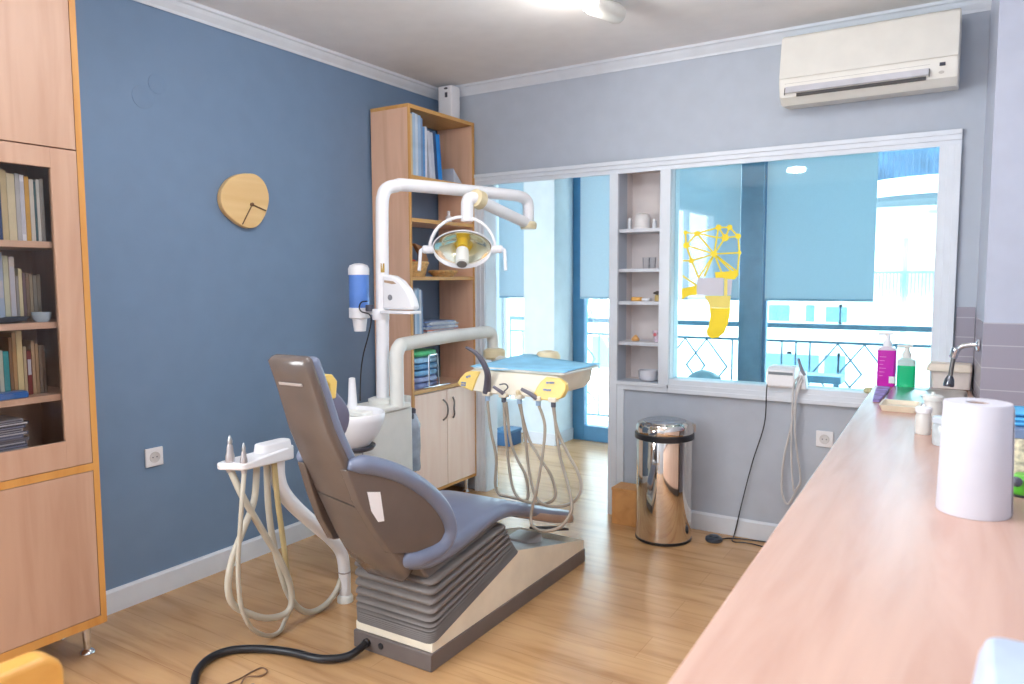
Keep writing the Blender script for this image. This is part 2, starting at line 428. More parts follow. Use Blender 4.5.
obj('frame', f, M_room2, w3, bevel=0.004); obj('glass', MB().box(-0.6, -0.22, 1.775, 1.781, 0.3, 2.36), M_glass, w3)
for x0, x1, lb in ((-0.6, -0.215, 'narrow blue grey roller blind beyond the doorway, left of the blue pillar'), (0.215, 1.545, 'wide blue grey roller blind on the balcony door behind the yellow tooth decal'), (1.735, 2.462, 'large blue grey roller blind behind the right part of the inner window')):
    b = thing('roller_blind', ((x0 + x1) / 2, 1.66, 1.235), lb, 'blind', 'roller blinds on the balcony glazing')
    obj('fabric', MB().box(x0, x1, 1.655, 1.658, 1.247, 2.5), M_blind, b)
    obj('bottom_bar', MB().box(x0, x1, 1.649, 1.664, 1.232, 1.25), plain('blind bar', (140, 176, 198), 0.4), b, bevel=0.003)
    obj('roller_tube', MB().cyl((x0, 1.657, 2.5), (x1, 1.657, 2.5), 0.025), M_wplast, b)
bx = MB(); bx.box(-0.44, -0.2, 1.43, 1.70, 0.02, 0.14)
st = thing('storage_box', (-0.3, 1.3, 0), 'small dark blue box on the floor beyond the doorway', 'box')
obj('box_body', MB().prism(rrect(-0.36, -0.2, 1.18, 1.38, 0.02), 'z', 0.0, 0.11), plain('dark blue card', (50, 96, 140), 0.5), st, bevel=0.004)
obj('lid', MB().prism(rrect(-0.365, -0.195, 1.175, 1.385, 0.02), 'z', 0.11, 0.135), plain('mid blue card', (66, 118, 160), 0.5), st, bevel=0.004)

# ------------------------------------------------------------------ outside
struct('floor_balcony', MB().box(-3.5, 5.5, 1.86, 2.75, -0.1, -0.02), M_out)
rl = thing('balcony_railing', (1.0, 2.6, -0.02), 'grey blue metal balcony railing with diamond pattern outside the windows', 'railing')
obj('top_rail', MB().box(-3.4, 5.4, 2.57, 2.63, 0.975, 1.018), M_rail, rl, bevel=0.005)
obj('middle_rail', MB().box(-3.4, 5.4, 2.588, 2.612, 0.853, 0.875), M_rail, rl)
obj('bottom_rail', MB().box(-3.4, 5.4, 2.59, 2.61, 0.05, 0.07), M_rail, rl)
for k in range(-3, 4):
    x0 = 0.815 + 1.295 * k
    for cx in (x0, x0 + 0.2):
        for zt, zb in ((0.855, 0.37), (0.37, 0.06)):
            zm = (zt + zb) / 2
            obj('diamond', MB().tube([(cx, 2.6, zt), (cx + 0.185, 2.6, zm), (cx, 2.6, zb), (cx - 0.185, 2.6, zm)], 0.012, 6, 1, True), M_rail, rl)
    for bx_, hi in ((0.43, 0.858), (0.70, 0.985), (0.853, 0.858), (0.967, 0.858), (1.08, 0.858)):
        obj('baluster', MB().box(x0 + bx_ - 0.007, x0 + bx_ + 0.007, 2.592, 2.608, 0.07, hi), M_rail, rl)
bn = thing('balcony_bench', (2.03, 2.3, -0.02), 'low grey blue bench on the balcony behind the window sill', 'bench')
obj('seat', MB().box(1.85, 2.2, 2.2, 2.42, 0.57, 0.63), plain('bench grey', (98, 138, 160), 0.5), bn, bevel=0.006)
for lx in (1.9, 2.15): obj('leg', MB().box(lx - 0.02, lx + 0.02, 2.28, 2.34, -0.02, 0.57), plain('bench grey', (98, 138, 160), 0.5), bn)
g = MB(); rr = random.Random(3)
rings = []
for k, (h, s) in enumerate([(0, 0.85), (0.02, 1.0), (0.05, 0.9), (0.08, 0.55), (0.095, 0.2)]):
    rings.append([(1.30 + 0.13 * s * math.cos(a) * (1 + 0.18 * rr.uniform(-1, 1)), 1.62 + 0.08 * s * math.sin(a) * (1 + 0.18 * rr.uniform(-1, 1)), 0.60 + h) for a in [2 * PI * j / 14 for j in range(14)]])
tb = thing('side_table', (1.30, 1.60, 0), 'small pale table behind the inner window at its lower left', 'table')
obj('tabletop', MB().box(1.08, 1.47, 1.48, 1.70, 0.57, 0.60), M_room2, tb, bevel=0.004)
for lx in (1.12, 1.43):
    for ly in (1.52, 1.66): obj('leg', MB().box(lx - 0.015, lx + 0.015, ly - 0.015, ly + 0.015, 0, 0.57), M_room2, tb)
tag(obj('plastic_bag', MB().loft(rings), plain('grey blue plastic film', (150, 186, 200), 0.3, bump=0.6, bscale=40)), 'crumpled grey blue plastic bag on the pale table behind the inner window', 'bag')
# house across the street
ho = thing('apartment_building', (0.5, 9.5, -6), 'white apartment building across the street with rows of bluish windows', 'building')
obj('facade', MB().box(-12, 10, 9, 12, -6, 7), M_out, ho)
for (x0, x1, z0, z1) in ((-0.25, 0.03, .68, .95), (0.1, 0.44, .68, .95), (0.69, 0.83, .68, .955), (1.0, 1.21, .68, .93), (1.23, 1.46, .68, .93), (0.0, 0.45, -.2, .13), (0.45, 0.92, -.2, .13), (1.0, 1.2, -.16, .14), (1.23, 1.46, -.16, .14), (-3.2, -2.7, -.3, .3), (-4.6, -4.1, .6, 1.0), (2.2, 2.8, .5, .95)):
    wf = obj('window', MB().box(x0 - 0.04, x1 + 0.04, 8.97, 9.01, z0 - 0.04, z1 + 0.04), plain('far window frame', (225, 228, 232), 0.6), ho)
    obj('pane', MB().box(x0, x1, 8.955, 8.985, z0, z1), M_outwin, wf)
nb = thing('corner_house', (3.2, 6.9, -6), 'white house with a rounded balcony seen through the top right of the window', 'building')
obj('wall', MB().box(1.62, 5.5, 6.75, 8.8, -6, 6), M_out, nb)
obj('corner_strip', MB().box(2.50, 5.5, 6.70, 6.76, -6, 2.2), plain('greenish render', (222, 228, 220), 0.8), nb)
def arc(r, n=20): return [(2.75 + r * math.cos(a), 6.75 + r * 0.9 * math.sin(a)) for a in [PI + PI * j / n for j in range(n + 1)]]
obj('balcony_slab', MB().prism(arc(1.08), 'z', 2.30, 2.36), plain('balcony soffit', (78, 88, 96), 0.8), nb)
pr = MB(); A = arc(1.1); B = arc(1.03)
pr.loft([[(a[0], a[1], 2.36), (a[0], a[1], 2.56), (b[0], b[1], 2.56), (b[0], b[1], 2.36)] for a, b in zip(A, B)])
obj('balcony_parapet', pr, M_out, nb)
rb = MB(); C2 = arc(1.06, 44)
for a in C2: rb.box(a[0] - 0.008, a[0] + 0.008, a[1] - 0.008, a[1] + 0.008, 2.56, 3.1)
rb.tube([(a[0], a[1], 3.1) for a in C2], 0.02, 6, 1)
obj('balcony_rail', rb, plain('dark balcony metal', (60, 84, 110), 0.5), nb)
obj('balcony_door', MB().box(1.85, 2.85, 6.72, 6.76, 2.4, 3.6), plain('dark balcony opening', (70, 98, 128), 0.4, var=0.2, scale=4), nb)
obj('drain_pipe', MB().cyl((2.28, 6.70, -3), (2.28, 6.70, 1.9), 0.03), plain('grey pipe', (160, 174, 186), 0.5), nb)
lf = MB()
for j in range(26): lf.box(1.64 + j * 0.04, 1.652 + j * 0.04, 6.6, 6.62, 1.15, 1.47)
lf.box(1.6, 2.7, 6.59, 6.63, 1.45, 1.48)
obj('lower_rail', lf, plain('grey lattice', (110, 140, 162), 0.6), nb)
# bare street tree outside the balcony door
tr = thing('bare_tree', (-1.0, 5.2, -6), 'bare branched tree outside the balcony door', 'tree')
mb = MB(); rr = random.Random(11)
def branch(p, d, L, r, lvl):
    q = p + d * L; mid = p + d * L * 0.5 + Vector((rr.uniform(-1, 1), rr.uniform(-1, 1), 0)) * L * 0.06
    mb.tube([p, mid, q], lambda t: r * (1 - 0.35 * t), 6, 3)
    if lvl == 0: return
    for _ in range(4 if lvl > 1 else 3):
        nd = (d + Vector((rr.uniform(-1, 1), rr.uniform(-1, 1), rr.uniform(-0.35, 0.7))) * 0.75).normalized()
        branch(p + d * L * rr.uniform(0.5, 1.0), nd, L * rr.uniform(0.5, 0.72), r * 0.55, lvl - 1)
branch(Vector((-1.0, 5.2, -1.0)), Vector((0.02, 0, 1)), 1.3, 0.05, 4)
mb.tube([(-1.05, 5.2, -6), (-1.0, 5.2, -0.95)], 0.07, 8, 1)
obj('trunk_and_branches', mb, plain('pale grey bark', (140, 160, 172), 0.8, var=0.15), tr)

# ------------------------------------------------------------------ tall cabinet, left
CX = 0.36; CY0, CY1 = -3.03, -2.535
cb = thing('tall_cabinet', (0.18, -2.78, 0), 'tall pink beech cabinet with a glass door, against the blue wall', 'cabinet')
k = MB(); k.box(0.004, CX, CY1 - 0.022, CY1, 0.137, 2.46); k.box(0.004, CX, CY0, CY0 + 0.022, 0.137, 2.46); k.box(0.004, CX, CY0 + 0.022, CY1 - 0.022, 0.137, 0.168)
k.box(0.004, CX, CY0 + 0.022, CY1 - 0.022, 2.44, 2.46); k.box(0.004, CX, CY0 + 0.022, CY1 - 0.022, 0.715, 0.742)
for v_ in k.bm.verts:
    if abs(v_.co.x - CX) < 1e-5: v_.co.x = CX - 0.0012
obj('carcass', k, M_beech, cb, bevel=0.001)
eb = MB(); eb.box(CX - 0.001, CX, CY1 - 0.022, CY1, 0.137, 2.46); eb.box(CX - 0.001, CX, CY0, CY0 + 0.022, 0.137, 2.46)
for za, zb_ in ((0.137, 0.168), (2.44, 2.46), (0.715, 0.742)): eb.box(CX - 0.001, CX, CY0 + 0.022, CY1 - 0.022, za, zb_)
obj('edge_band', eb, M_cedge, cb)
obj('back_panel', MB().box(0.004, 0.012, CY0 + 0.022, CY1 - 0.022, 0.168, 2.44), M_beech, cb)
for z in (1.515, 1.237, 0.982):
    obj('inner_shelf', MB().box(0.013, CX - 0.03, CY0 + 0.0225, CY1 - 0.0225, z, z + 0.022), M_beechy, cb, bevel=0.001)
obj('lower_door', MB().box(CX - 0.018, CX, CY0 + 0.024, CY1 - 0.024, 0.17, 0.713), M_beech, cb, bevel=0.0015)
obj('upper_door', MB().box(CX - 0.018, CX, CY0 + 0.024, CY1 - 0.024, 1.858, 2.438), M_beech, cb, bevel=0.0015)
gd = MB(); a0, a1 = CY0 + 0.024, CY1 - 0.024
gd.box(CX - 0.018, CX, a1 - 0.088, a1, 0.744, 1.854); gd.box(CX - 0.018, CX, a0, a0 + 0.08, 0.744, 1.854)
gd.box(CX - 0.018, CX, a0 + 0.08, a1 - 0.088, 0.744, 0.838); gd.box(CX - 0.018, CX, a0 + 0.08, a1 - 0.088, 1.787, 1.854)
gdo = obj('glass_door', gd, M_beech, cb, bevel=0.001)
obj('pane', MB().box(CX - 0.012, CX - 0.008, a0 + 0.08, a1 - 0.088, 0.838, 1.787), M_cabglass, gdo)
for y in (CY1 - 0.03, CY0 + 0.04):
    for x in (0.268, 0.06):
        obj('leg', MB().lathe([(0.024, 0), (0.026, 0.006), (0.022, 0.014), (0.012, 0.02), (0.018, 0.137)], (x, y, 0)), M_chrome, cb)

# books
def book(label, group, x1, y, th, z0, h, depth, rgb, lean=0.0, band=None, name='book', cat='book'):
    """spine faces +x, thickness along +y from y, leaning about its bottom near corner"""
    mb = MB()
    def T(px, py, pz):
        yy = py * math.cos(lean) + pz * math.sin(lean); zz = -py * math.sin(lean) + pz * math.cos(lean)
        return (px, y + yy, z0 + zz)
    dz = th * math.sin(abs(lean)) if lean > 0 else 0.0
    def bx(a, b, c0, c1, e, f, mi):
        mb.mi = mi
        vs = [mb.v(T(px, py, pz + dz)) for px in (a, b) for py in (c0, c1) for pz in (e, f)]
        for q in ((0, 1, 3, 2), (4, 6, 7, 5), (0, 4, 5, 1), (2, 3, 7, 6), (0, 2, 6, 4), (1, 5, 7, 3)): mb.f([vs[i] for i in q])
    t = min(0.0025, th * 0.2)
    bx(x1 - depth, x1 - t, 0, t, 0, h, 0); bx(x1 - depth, x1 - t, th - t, th, 0, h, 0); bx(x1 - t, x1, 0, th, 0, h, 0)
    bx(x1 - depth + 0.004, x1 - t, t, th - t, 0.003, h - 0.004, 1)
    if band:
        bx(x1, x1 + 0.0006, th * 0.12, th * 0.88, h * band[0], h * band[1], 2)
    o = obj(name, mb, [plain('cover %d %d %d' % rgb, rgb, 0.5, var=0.06), M_paper, plain('spine label %d' % (len(band) if band else 0), band[2] if band else (230, 230, 225), 0.6)], smooth=False)
    return tag(o, label, cat, group)

ORD = ['first', 'second', 'third', 'fourth', 'fifth', 'sixth', 'seventh', 'eighth', 'ninth', 'tenth', 'eleventh', 'twelfth', 'thirteenth', 'fourteenth', 'fifteenth', 'sixteenth', 'seventeenth', 'eighteenth', 'nineteenth', 'twentieth']
def row(spec, shelf, group, z0, ystart, x1, depth=0.2, direction=-1, name='book', cat='book'):
    y = ystart; prev = 0.0
    for i, s in enumerate(spec):
        cname, rgb, th, h = s[:4]; lean = s[4] if len(s) > 4 else 0.0; band = s[5] if len(s) > 5 else None
        if lean != prev: y += direction * h * abs(math.sin(lean))
        prev = lean
        y0 = y - th if direction < 0 else y
        book('%s, %s from the %s on the %s' % (cname, ORD[i], 'right' if direction < 0 else 'left', shelf), group, x1, y0, th, z0, h, depth, rgb, lean, band, name, cat)
        y += direction * (th + 0.0014 + abs(math.sin(lean)) * 0.004)
S1 = [('slim grey book', (176, 172, 164), .012, .215), ('slim white book', (214, 210, 202), .010, .212), ('thin dark green book', (64, 98, 104), .006, .205), ('pale grey book', (206, 200, 190), .013, .21),
      ('ochre yellow folder', (206, 158, 66), .014, .218), ('white punched binder', (226, 226, 232), .013, .222, 0, (.1, .9, (200, 200, 210))), ('light grey journal', (184, 182, 182), .013, .225), ('thick cream book', (214, 200, 164), .024, .222),
      ('tan cream book', (196, 176, 134), .018, .232), ('navy blue book', (44, 70, 118), .022, .232), ('dark blue book', (50, 84, 128), .012, .23), ('pale teal book', (150, 200, 204), .02, .236), ('white book', (210, 208, 200), .02, .22), ('brown book', (140, 110, 80), .025, .22)]
row(S1, 'top cabinet shelf', 'books on the top cabinet shelf', 1.5375, -2.645, 0.30)
S2 = [('grey brown booklet', (150, 138, 122), .011, .165), ('dull grey booklet', (140, 134, 124), .012, .162), ('taupe booklet', (158, 144, 120), .010, .165), ('brown booklet', (134, 112, 92), .010, .17), ('plum grey booklet', (120, 98, 100), .009, .17), ('narrow cream book', (222, 210, 168), .011, .185),
      ('grey book', (150, 146, 142), .008, .16), ('white book with purple stripes', (208, 198, 190), .018, .225, 0, (.1, .85, (108, 88, 110))), ('pale green cream book', (206, 206, 176), .016, .228), ('tall pale blue book', (176, 192, 214), .024, .24, 0, (.35, .6, (90, 130, 170))), ('charcoal book', (70, 74, 80), .014, .19), ('slim white book', (214, 206, 190), .012, .205), ('tan book', (196, 166, 120), .02, .21), ('cream book', (214, 196, 150), .02, .22), ('brown book', (130, 104, 80), .02, .2)]
row(S2, 'second cabinet shelf', 'books on the second cabinet shelf', 1.2595, -2.648, 0.25)
S3 = [('dark brown booklet', (112, 92, 76), .010, .17, -.02), ('grey brown booklet', (128, 112, 96), .011, .172), ('tan booklet', (168, 138, 104), .010, .176), ('pale brown book', (176, 148, 116), .011, .19), ('red and black book', (120, 50, 48), .014, .155, 0, (.45, .8, (40, 40, 44))), ('beige book', (188, 168, 136), .01, .17), ('tall cream book', (220, 202, 152), .018, .225), ('tan slim book', (178, 142, 96), .012, .22), ('brown slim book', (132, 100, 70), .010, .205),
      ('bright teal book', (40, 150, 158), .017, .158), ('pale green grey book', (190, 198, 184), .012, .162), ('slate blue book', (110, 128, 140), .014, .165), ('ivory book', (206, 192, 160), .012, .205), ('ochre book', (190, 150, 92), .014, .19), ('brown book', (140, 108, 74), .014, .2), ('grey book', (150, 146, 140), .02, .19), ('cream book', (200, 186, 150), .02, .19)]
row(S3, 'third cabinet shelf', 'books on the third cabinet shelf', 1.0045, -2.646, 0.26)
# flat cases at the cabinet bottom
z = 0.7425; cc = [(70, 80, 104), (150, 160, 176), (58, 66, 84), (186, 190, 198), (84, 100, 132), (120, 124, 136)]
for i in range(17):
    rgb = cc[(i * 5 + i // 3) % 6]; jx = rr.uniform(-.008, .004); jy = rr.uniform(-.010, .010)
    mb = MB(); mb.box(0.16 + jx, 0.30 + jx, -2.90 + jy, -2.745 + jy, z, z + 0.0105); mb.mi = 1; mb.box(0.165 + jx, 0.3008 + jx, -2.895 + jy, -2.75 + jy, z + 0.003, z + 0.0075)
    tag(obj('disc_case', mb, [plain('case plastic %d %d' % rgb[:2], rgb, 0.25), plain('case insert %d' % (i % 3), [(200, 204, 214), (60, 66, 90), (120, 130, 160)][i % 3], 0.5)], smooth=False),
        'plastic disc case in the stack inside the glass cabinet, %s from the bottom' % ORD[i], 'disc case', 'disc cases stacked in the glass cabinet')
    z += 0.0112
for i in range(3):
    mb = MB().box(0.17, 0.30 - i * 0.004, -2.72 + i * 0.006, -2.60, 0.7425 + i * 0.0105, 0.7525 + i * 0.0105)
    mb.mi = 1; mb.box(0.172, 0.3005 - i * 0.004, -2.715 + i * 0.006, -2.605, 0.7445 + i * 0.0105, 0.7505 + i * 0.0105)
    tag(obj('booklet', mb, [plain('booklet grey %d' % i, (186 - 8 * i, 186 - 8 * i, 186), 0.6), M_paper], smooth=False), 'pale grey booklet lying flat beside the disc cases, %s of three from below' % ORD[i], 'booklet', 'booklets lying in the glass cabinet')
tag(obj('oval_dish', MB().lathe([(0.06, 0), (0.085, 0.006), (0.098, 0.02), (0.094, 0.021), (0.08, 0.01), (0.0, 0.008)], (0.283, -2.80, 1.2592), n=30, sx=0.38), plain('dark slate glaze', (56, 66, 82), 0.25)), 'dark slate oval dish in front of books on the second cabinet shelf', 'dish')
tag(obj('glass_bowl', MB().lathe([(0.02, 0), (0.028, 0.012), (0.031, 0.034), (0.028, 0.034), (0.024, 0.014), (0.0, 0.008)], (0.295, -2.672, 1.2592)), plain('pale blue pressed glass', (176, 196, 212), 0.12, bump=0.5, bscale=60)), 'small pale blue glass bowl on the second cabinet shelf', 'bowl')
pc = thing('pencil_case', (0.29, -2.80, 1.0045), 'bright blue flat case in front of books on the third cabinet shelf', 'case')
obj('shell', MB().prism(rrect(0.268, 0.32, -2.87, -2.735, 0.012), 'z', 1.0045, 1.022), plain('bright blue plastic', (44, 112, 190), 0.3), pc, bevel=0.003)
obj('lid', MB().prism(rrect(0.270, 0.318, -2.868, -2.737, 0.012), 'z', 1.022, 1.027), plain('bright blue plastic', (44, 112, 190), 0.3), pc, bevel=0.002)

# ------------------------------------------------------------------ corner bookcase
BX = 0.30; B0, B1 = -0.675, -0.022
bc = thing('corner_bookcase', (0.16, -0.35, 0), 'tall narrow open beech bookcase with two doors below, in the room corner', 'bookcase')
obj('side_panel', MB().box(0.018, BX - 0.006, B0, B0 + 0.018, 0.105, 2.372), M_bbeech, bc, bevel=0.001)
obj('side_panel', MB().box(0.018, BX - 0.006, B1 - 0.018, B1, 0.105, 2.372), M_bbeech, bc, bevel=0.001)
e = MB(); e.box(BX - 0.0058, BX, B0, B0 + 0.0195, 0.105, 2.392); e.box(BX - 0.0058, BX, B1 - 0.0195, B1, 0.105, 2.392)
obj('edge_band', e, M_edge, bc)
obj('top_panel', MB().box(0.018, BX - 0.006, B0, B1, 2.3722, 2.392), M_edgey, bc)
obj('top_edge_band', MB().box(BX - 0.0058, BX, B0 + 0.0195, B1 - 0.0195, 2.37, 2.392), M_edgey, bc)
for z in (1.975, 1.732, 1.396, 1.058, 0.726):
    sh = obj('shelf_board', MB().box(0.018, BX - 0.008, B0 + 0.0182, B1 - 0.0182, z, z + 0.022), M_bbeech, bc)
    obj('front_edge', MB().box(BX - 0.0079, BX - 0.002, B0 + 0.0196, B1 - 0.0196, z, z + 0.022), M_edgey, sh)
obj('base_panel', MB().box(0.018, BX, B0 + 0.0182, B1 - 0.0182, 0.105, 0.122), M_edgey, bc)
for y0, y1, hy in ((B0 + 0.021, -0.347, -0.388), (-0.340, B1 - 0.021, -0.284)):
    d = obj('door', MB().box(BX - 0.018, BX + 0.001, y0, y1, 0.124, 0.72), M_door, bc, bevel=0.0015)
    s = 1 if hy < -0.34 else -1
    obj('handle', MB().tube([(BX + 0.002, hy, 0.665), (BX + 0.022, hy + 0.012 * s, 0.64), (BX + 0.026, hy + 0.02 * s, 0.60), (BX + 0.022, hy + 0.012 * s, 0.56), (BX + 0.002, hy, 0.535)], 0.0055, 8), plain('dark steel', (120, 112, 108), 0.3, 0.8), d)
for y in (B0 + 0.06, B1 - 0.06):
    for x in (0.07, 0.25): obj('leg', MB().lathe([(0.022, 0), (0.024, 0.006), (0.014, 0.02), (0.018, 0.105)], (x, y, 0)), M_chrome, bc)

SB = [('cream and green file', (214, 190, 150), .03, .345), ('pale blue journal', (170, 194, 218), .022, .355), ('white blue journal', (200, 212, 226), .024, .352), ('light blue journal', (156, 184, 214), .026, .348), ('grey blue journal', (128, 150, 186), .016, .335),
      ('slim blue file', (92, 150, 206), .018, .29), ('white slim file', (214, 216, 224), .018, .295, .0), ('white grey file', (198, 200, 212), .024, .275, -.09), ('pale grey file', (186, 190, 204), .026, .27, -.09), ('navy file', (40, 70, 112), .026, .28, -.09), ('bright blue binder', (18, 124, 204), .038, .268, -.09)]
row(SB, 'top bookcase shelf', 'files on the top shelf of the corner bookcase', 1.9972, -0.652, 0.286, 0.2, 1, 'file_binder', 'file')
wd = MB(); wd.prism([(-0.190, 1.9972), (-0.10, 1.9972), (-0.200, 2.09)], 'x', 0.09, 0.262)
tag(obj('envelope', wd, plain('pale grey card', (190, 196, 208), 0.6), smooth=False), 'pale grey card wedge propped against the bright blue binder', 'card')
sv = thing('white_bottle', (0.2, -0.17, 1.754), 'small white bottle on the second shelf of the corner bookcase', 'bottle')
obj('bottle_body', MB().lathe([(0.018, 0), (0.02, 0.004), (0.02, 0.04), (0.009, 0.05)], (0.2, -0.17, 1.7542)), M_wplast, sv)
obj('cap', MB().lathe([(0.01, 0.05), (0.01, 0.075), (0.006, 0.078)], (0.2, -0.17, 1.7542)), M_wplast, sv)
# wicker basket
M_wick = plain('woven straw', (206, 164, 104), 0.7, var=0.16, scale=40)
def basket(name, c, rx, ry, h, label):
    t_ = thing(name, c, label, 'basket')
    b = MB(); nrow = max(3, int(h / 0.012))
    for i in range(nrow):
        f_ = 0.74 + 0.26 * i / (nrow - 1)
        b.tube([(c[0] + rx * f_ * math.cos(a), c[1] + ry * f_ * math.sin(a), c[2] + 0.007 + (h - 0.014) * i / (nrow - 1)) for a in [2 * PI * j / 18 for j in range(18)]], 0.0072, 6, 1, True)
    obj('woven_side', b, M_wick, t_)
    obj('base', MB().lathe([(0.74, 0.0), (0.74, 0.008)], c, n=24, sx=rx, sy=ry), M_wick, t_)
    obj('rim', MB().tube([(c[0] + rx * math.cos(a), c[1] + ry * math.sin(a), c[2] + h - 0.004) for a in [2 * PI * j / 24 for j in range(24)]], 0.009, 6, 1, True), M_wick, t_)
    return t_
basket('wicker_basket', (0.19, -0.53, 1.4182), 0.085, 0.112, 0.085, 'round straw basket at the left of the third bookcase shelf')
basket('bread_basket', (0.2, -0.235, 1.4182), 0.075, 0.10, 0.035, 'shallow straw tray basket on the third bookcase shelf, right of the round one')
tag(obj('cloth', MB().lathe([(0.0, 0), (0.045, 0.0), (0.05, 0.012), (0.03, 0.026), (0, 0.03)], (0.19, -0.55, 1.493), n=14, sx=0.9, sy=1.1), plain('red cloth', (190, 52, 60), 0.7, bump=0.4, bscale=50)), 'red cloth lying in the round straw basket', 'cloth')
lv = MB(); lv.prism([(-0.42, 1.4182), (-0.36, 1.4182), (-0.33, 1.52), (-0.37, 1.60), (-0.46, 1.62), (-0.40, 1.55)], 'x', 0.13, 0.16)
tag(obj('wooden_ornament', lv, plain('brown wood', (168, 116, 72), 0.5, var=0.1), bevel=0.004), 'curved brown wooden ornament between the straw baskets', 'ornament')
# folders and papers
SC = [('bright green folder', (64, 190, 110), .012, .235), ('dark grey folder', (94, 104, 122), .012, .25), ('white blue folder', (188, 206, 226), .02, .262), ('light blue folder', (150, 178, 210), .02, .27), ('pale grey folder', (198, 204, 216), .018, .26), ('blue grey folder', (120, 140, 176), .014, .255)]
row(SC, 'fourth bookcase shelf', 'folders on the fourth shelf of the corner bookcase', 1.0802, -0.652, 0.286, 0.2, 1, 'file_folder', 'folder')
z = 1.0802
for i, rgb in enumerate([(206, 214, 226), (190, 110, 90), (170, 186, 214), (222, 226, 232), (120, 140, 190), (200, 210, 224), (230, 232, 236), (146, 166, 206)]):
    mb = MB(); a = rr.uniform(-.12, .12)
    mb.obox((0.165, -0.33 + rr.uniform(-.02, .02), z + 0.004), (math.cos(a), math.sin(a), 0), (-math.sin(a), math.cos(a), 0), (0, 0, 1), 0.10, 0.175 - i * 0.006, 0.004)
    mb.mi = 1; mb.obox((0.2665, -0.34, z + 0.004), (1, 0, 0), (0, 1, 0), (0, 0, 1), 0.004, 0.12, 0.0015)
    tag(obj('magazine', mb, [plain('magazine %d %d' % rgb[:2], rgb, 0.45, var=0.12, scale=20), M_paper], smooth=False), 'magazine in the flat pile on the fourth bookcase shelf, %s from below' % ORD[i], 'magazine', 'magazines on the fourth bookcase shelf')
    z += 0.0083
# bags of bibs in the lowest open shelf
z = 0.7482
for i, (rgb, lb) in enumerate([((118, 130, 178), 'slate blue'), ((142, 158, 206), 'periwinkle'), ((112, 168, 214), 'sky blue'), ((96, 150, 196), 'steel blue'), ((146, 190, 222), 'pale blue'), ((84, 190, 130), 'green')]):
    mb = MB(); w_, d_ = 0.128 - 0.004 * (i % 3), 0.095
    rings = []
    for k2, (h, s) in enumerate([(0.0, 0.9), (0.006, 1.0), (0.018, 1.02), (0.03, 0.97), (0.036, 0.8)]):
        rings.append([(0.18 + d_ * s * (1 if abs(math.cos(a)) > 0.7 else 1.0) * math.copysign(abs(math.cos(a)) ** 0.4, math.cos(a)) + rr.uniform(-.004, .004), -0.505 + w_ * s * math.copysign(abs(math.sin(a)) ** 0.4, math.sin(a)) + rr.uniform(-.007, .007), z + h) for a in [2 * PI * j / 20 for j in range(20)]])
    mb.loft(rings)
    tag(obj('packet', mb, plain('%s plastic film' % lb, rgb, 0.3, var=0.15, scale=30, bump=0.5, bscale=50)), '%s soft packet on the lowest open bookcase shelf, %s from below' % (lb, ORD[i]), 'packet', 'soft packets behind the wire stand')
    z += 0.0385
ws = thing('wire_stand', (0.285, -0.36, 0.748), 'chrome wire stand in front of the soft packets', 'stand')
obj('wire_hoop', MB().tube([(0.29, -0.505, 0.752), (0.285, -0.50, 0.93), (0.283, -0.485, 0.945), (0.283, -0.43, 0.945), (0.285, -0.415, 0.93), (0.29, -0.41, 0.752)], 0.005, 8, 4), M_chrome, ws)
obj('foot_rail', MB().tube([(0.292, -0.56, 0.7545), (0.292, -0.30, 0.7545)], 0.005, 8, 1), M_chrome, ws)

# slim device standing on top of the bookcase, in the corner
af = thing('air_freshener', (0.18, -0.1, 2.392), 'tall white dispenser box on top of the corner bookcase, under the ceiling', 'dispenser')
obj('case', MB().prism(rrect(0.105, 0.215, -0.145, -0.05, 0.012), 'z', 2.392, 2.618), M_wplast, af, bevel=0.006)
obj('sensor_window', MB().box(0.165, 0.183, -0.148, -0.1445, 2.545, 2.575), M_dark, af)
obj('vent', MB().lathe([(0.014, 0), (0.014, 0.003)], (0.172, -0.1448, 2.600), (0, -1, 0), n=16, sy=0.45), M_dark, af)

# ------------------------------------------------------------------ blue wall details
ck = thing('wall_clock', (0.0, -1.57, 1.785), 'pale wooden pebble shaped clock on the blue wall', 'clock')
cl = [(-1.568, 1.918), (-1.525, 1.92), (-1.485, 1.903), (-1.458, 1.873), (-1.443, 1.832), (-1.443, 1.795), (-1.456, 1.751), (-1.48, 1.706), (-1.517, 1.668), (-1.557, 1.655), (-1.592, 1.658), (-1.625, 1.67), (-1.666, 1.694), (-1.701, 1.722), (-1.72, 1.755), (-1.724, 1.792), (-1.713, 1.83), (-1.682, 1.871), (-1.64, 1.899), (-1.602, 1.913)]
cl = [(p.x, p.y) for p in [Vector((v.x, v.y)) for v in smooth_pts([(a, b, 0) for a, b in cl], 3, True)]]
obj('face', MB().prism(cl, 'x', 0.001, 0.03), wood('pale maple', (232, 198, 142), (224, 186, 128), 'y', 0.45), ck, bevel=0.003)
obj('hour_hand', MB().obox((0.034, -1.5085, 1.758), (0, 0.083, -0.024), (1, 0, 0), (0, 0.024, 0.083), 0.044, 0.001, 0.0032), plain('bronze hand', (112, 82, 56), 0.5), ck)
obj('minute_hand', MB().obox((0.036, -1.581, 1.72), (0, -0.062, -0.1), (1, 0, 0), (0, 0.1, -0.062), 0.059, 0.001, 0.0026), plain('bronze hand', (112, 82, 56), 0.5), ck)
obj('centre_cap', MB().lathe([(0.009, 0), (0.009, 0.009), (0.006, 0.011)], (0.03, -1.55, 1.77), (1, 0, 0)), plain('bronze hand', (112, 82, 56), 0.5), ck)
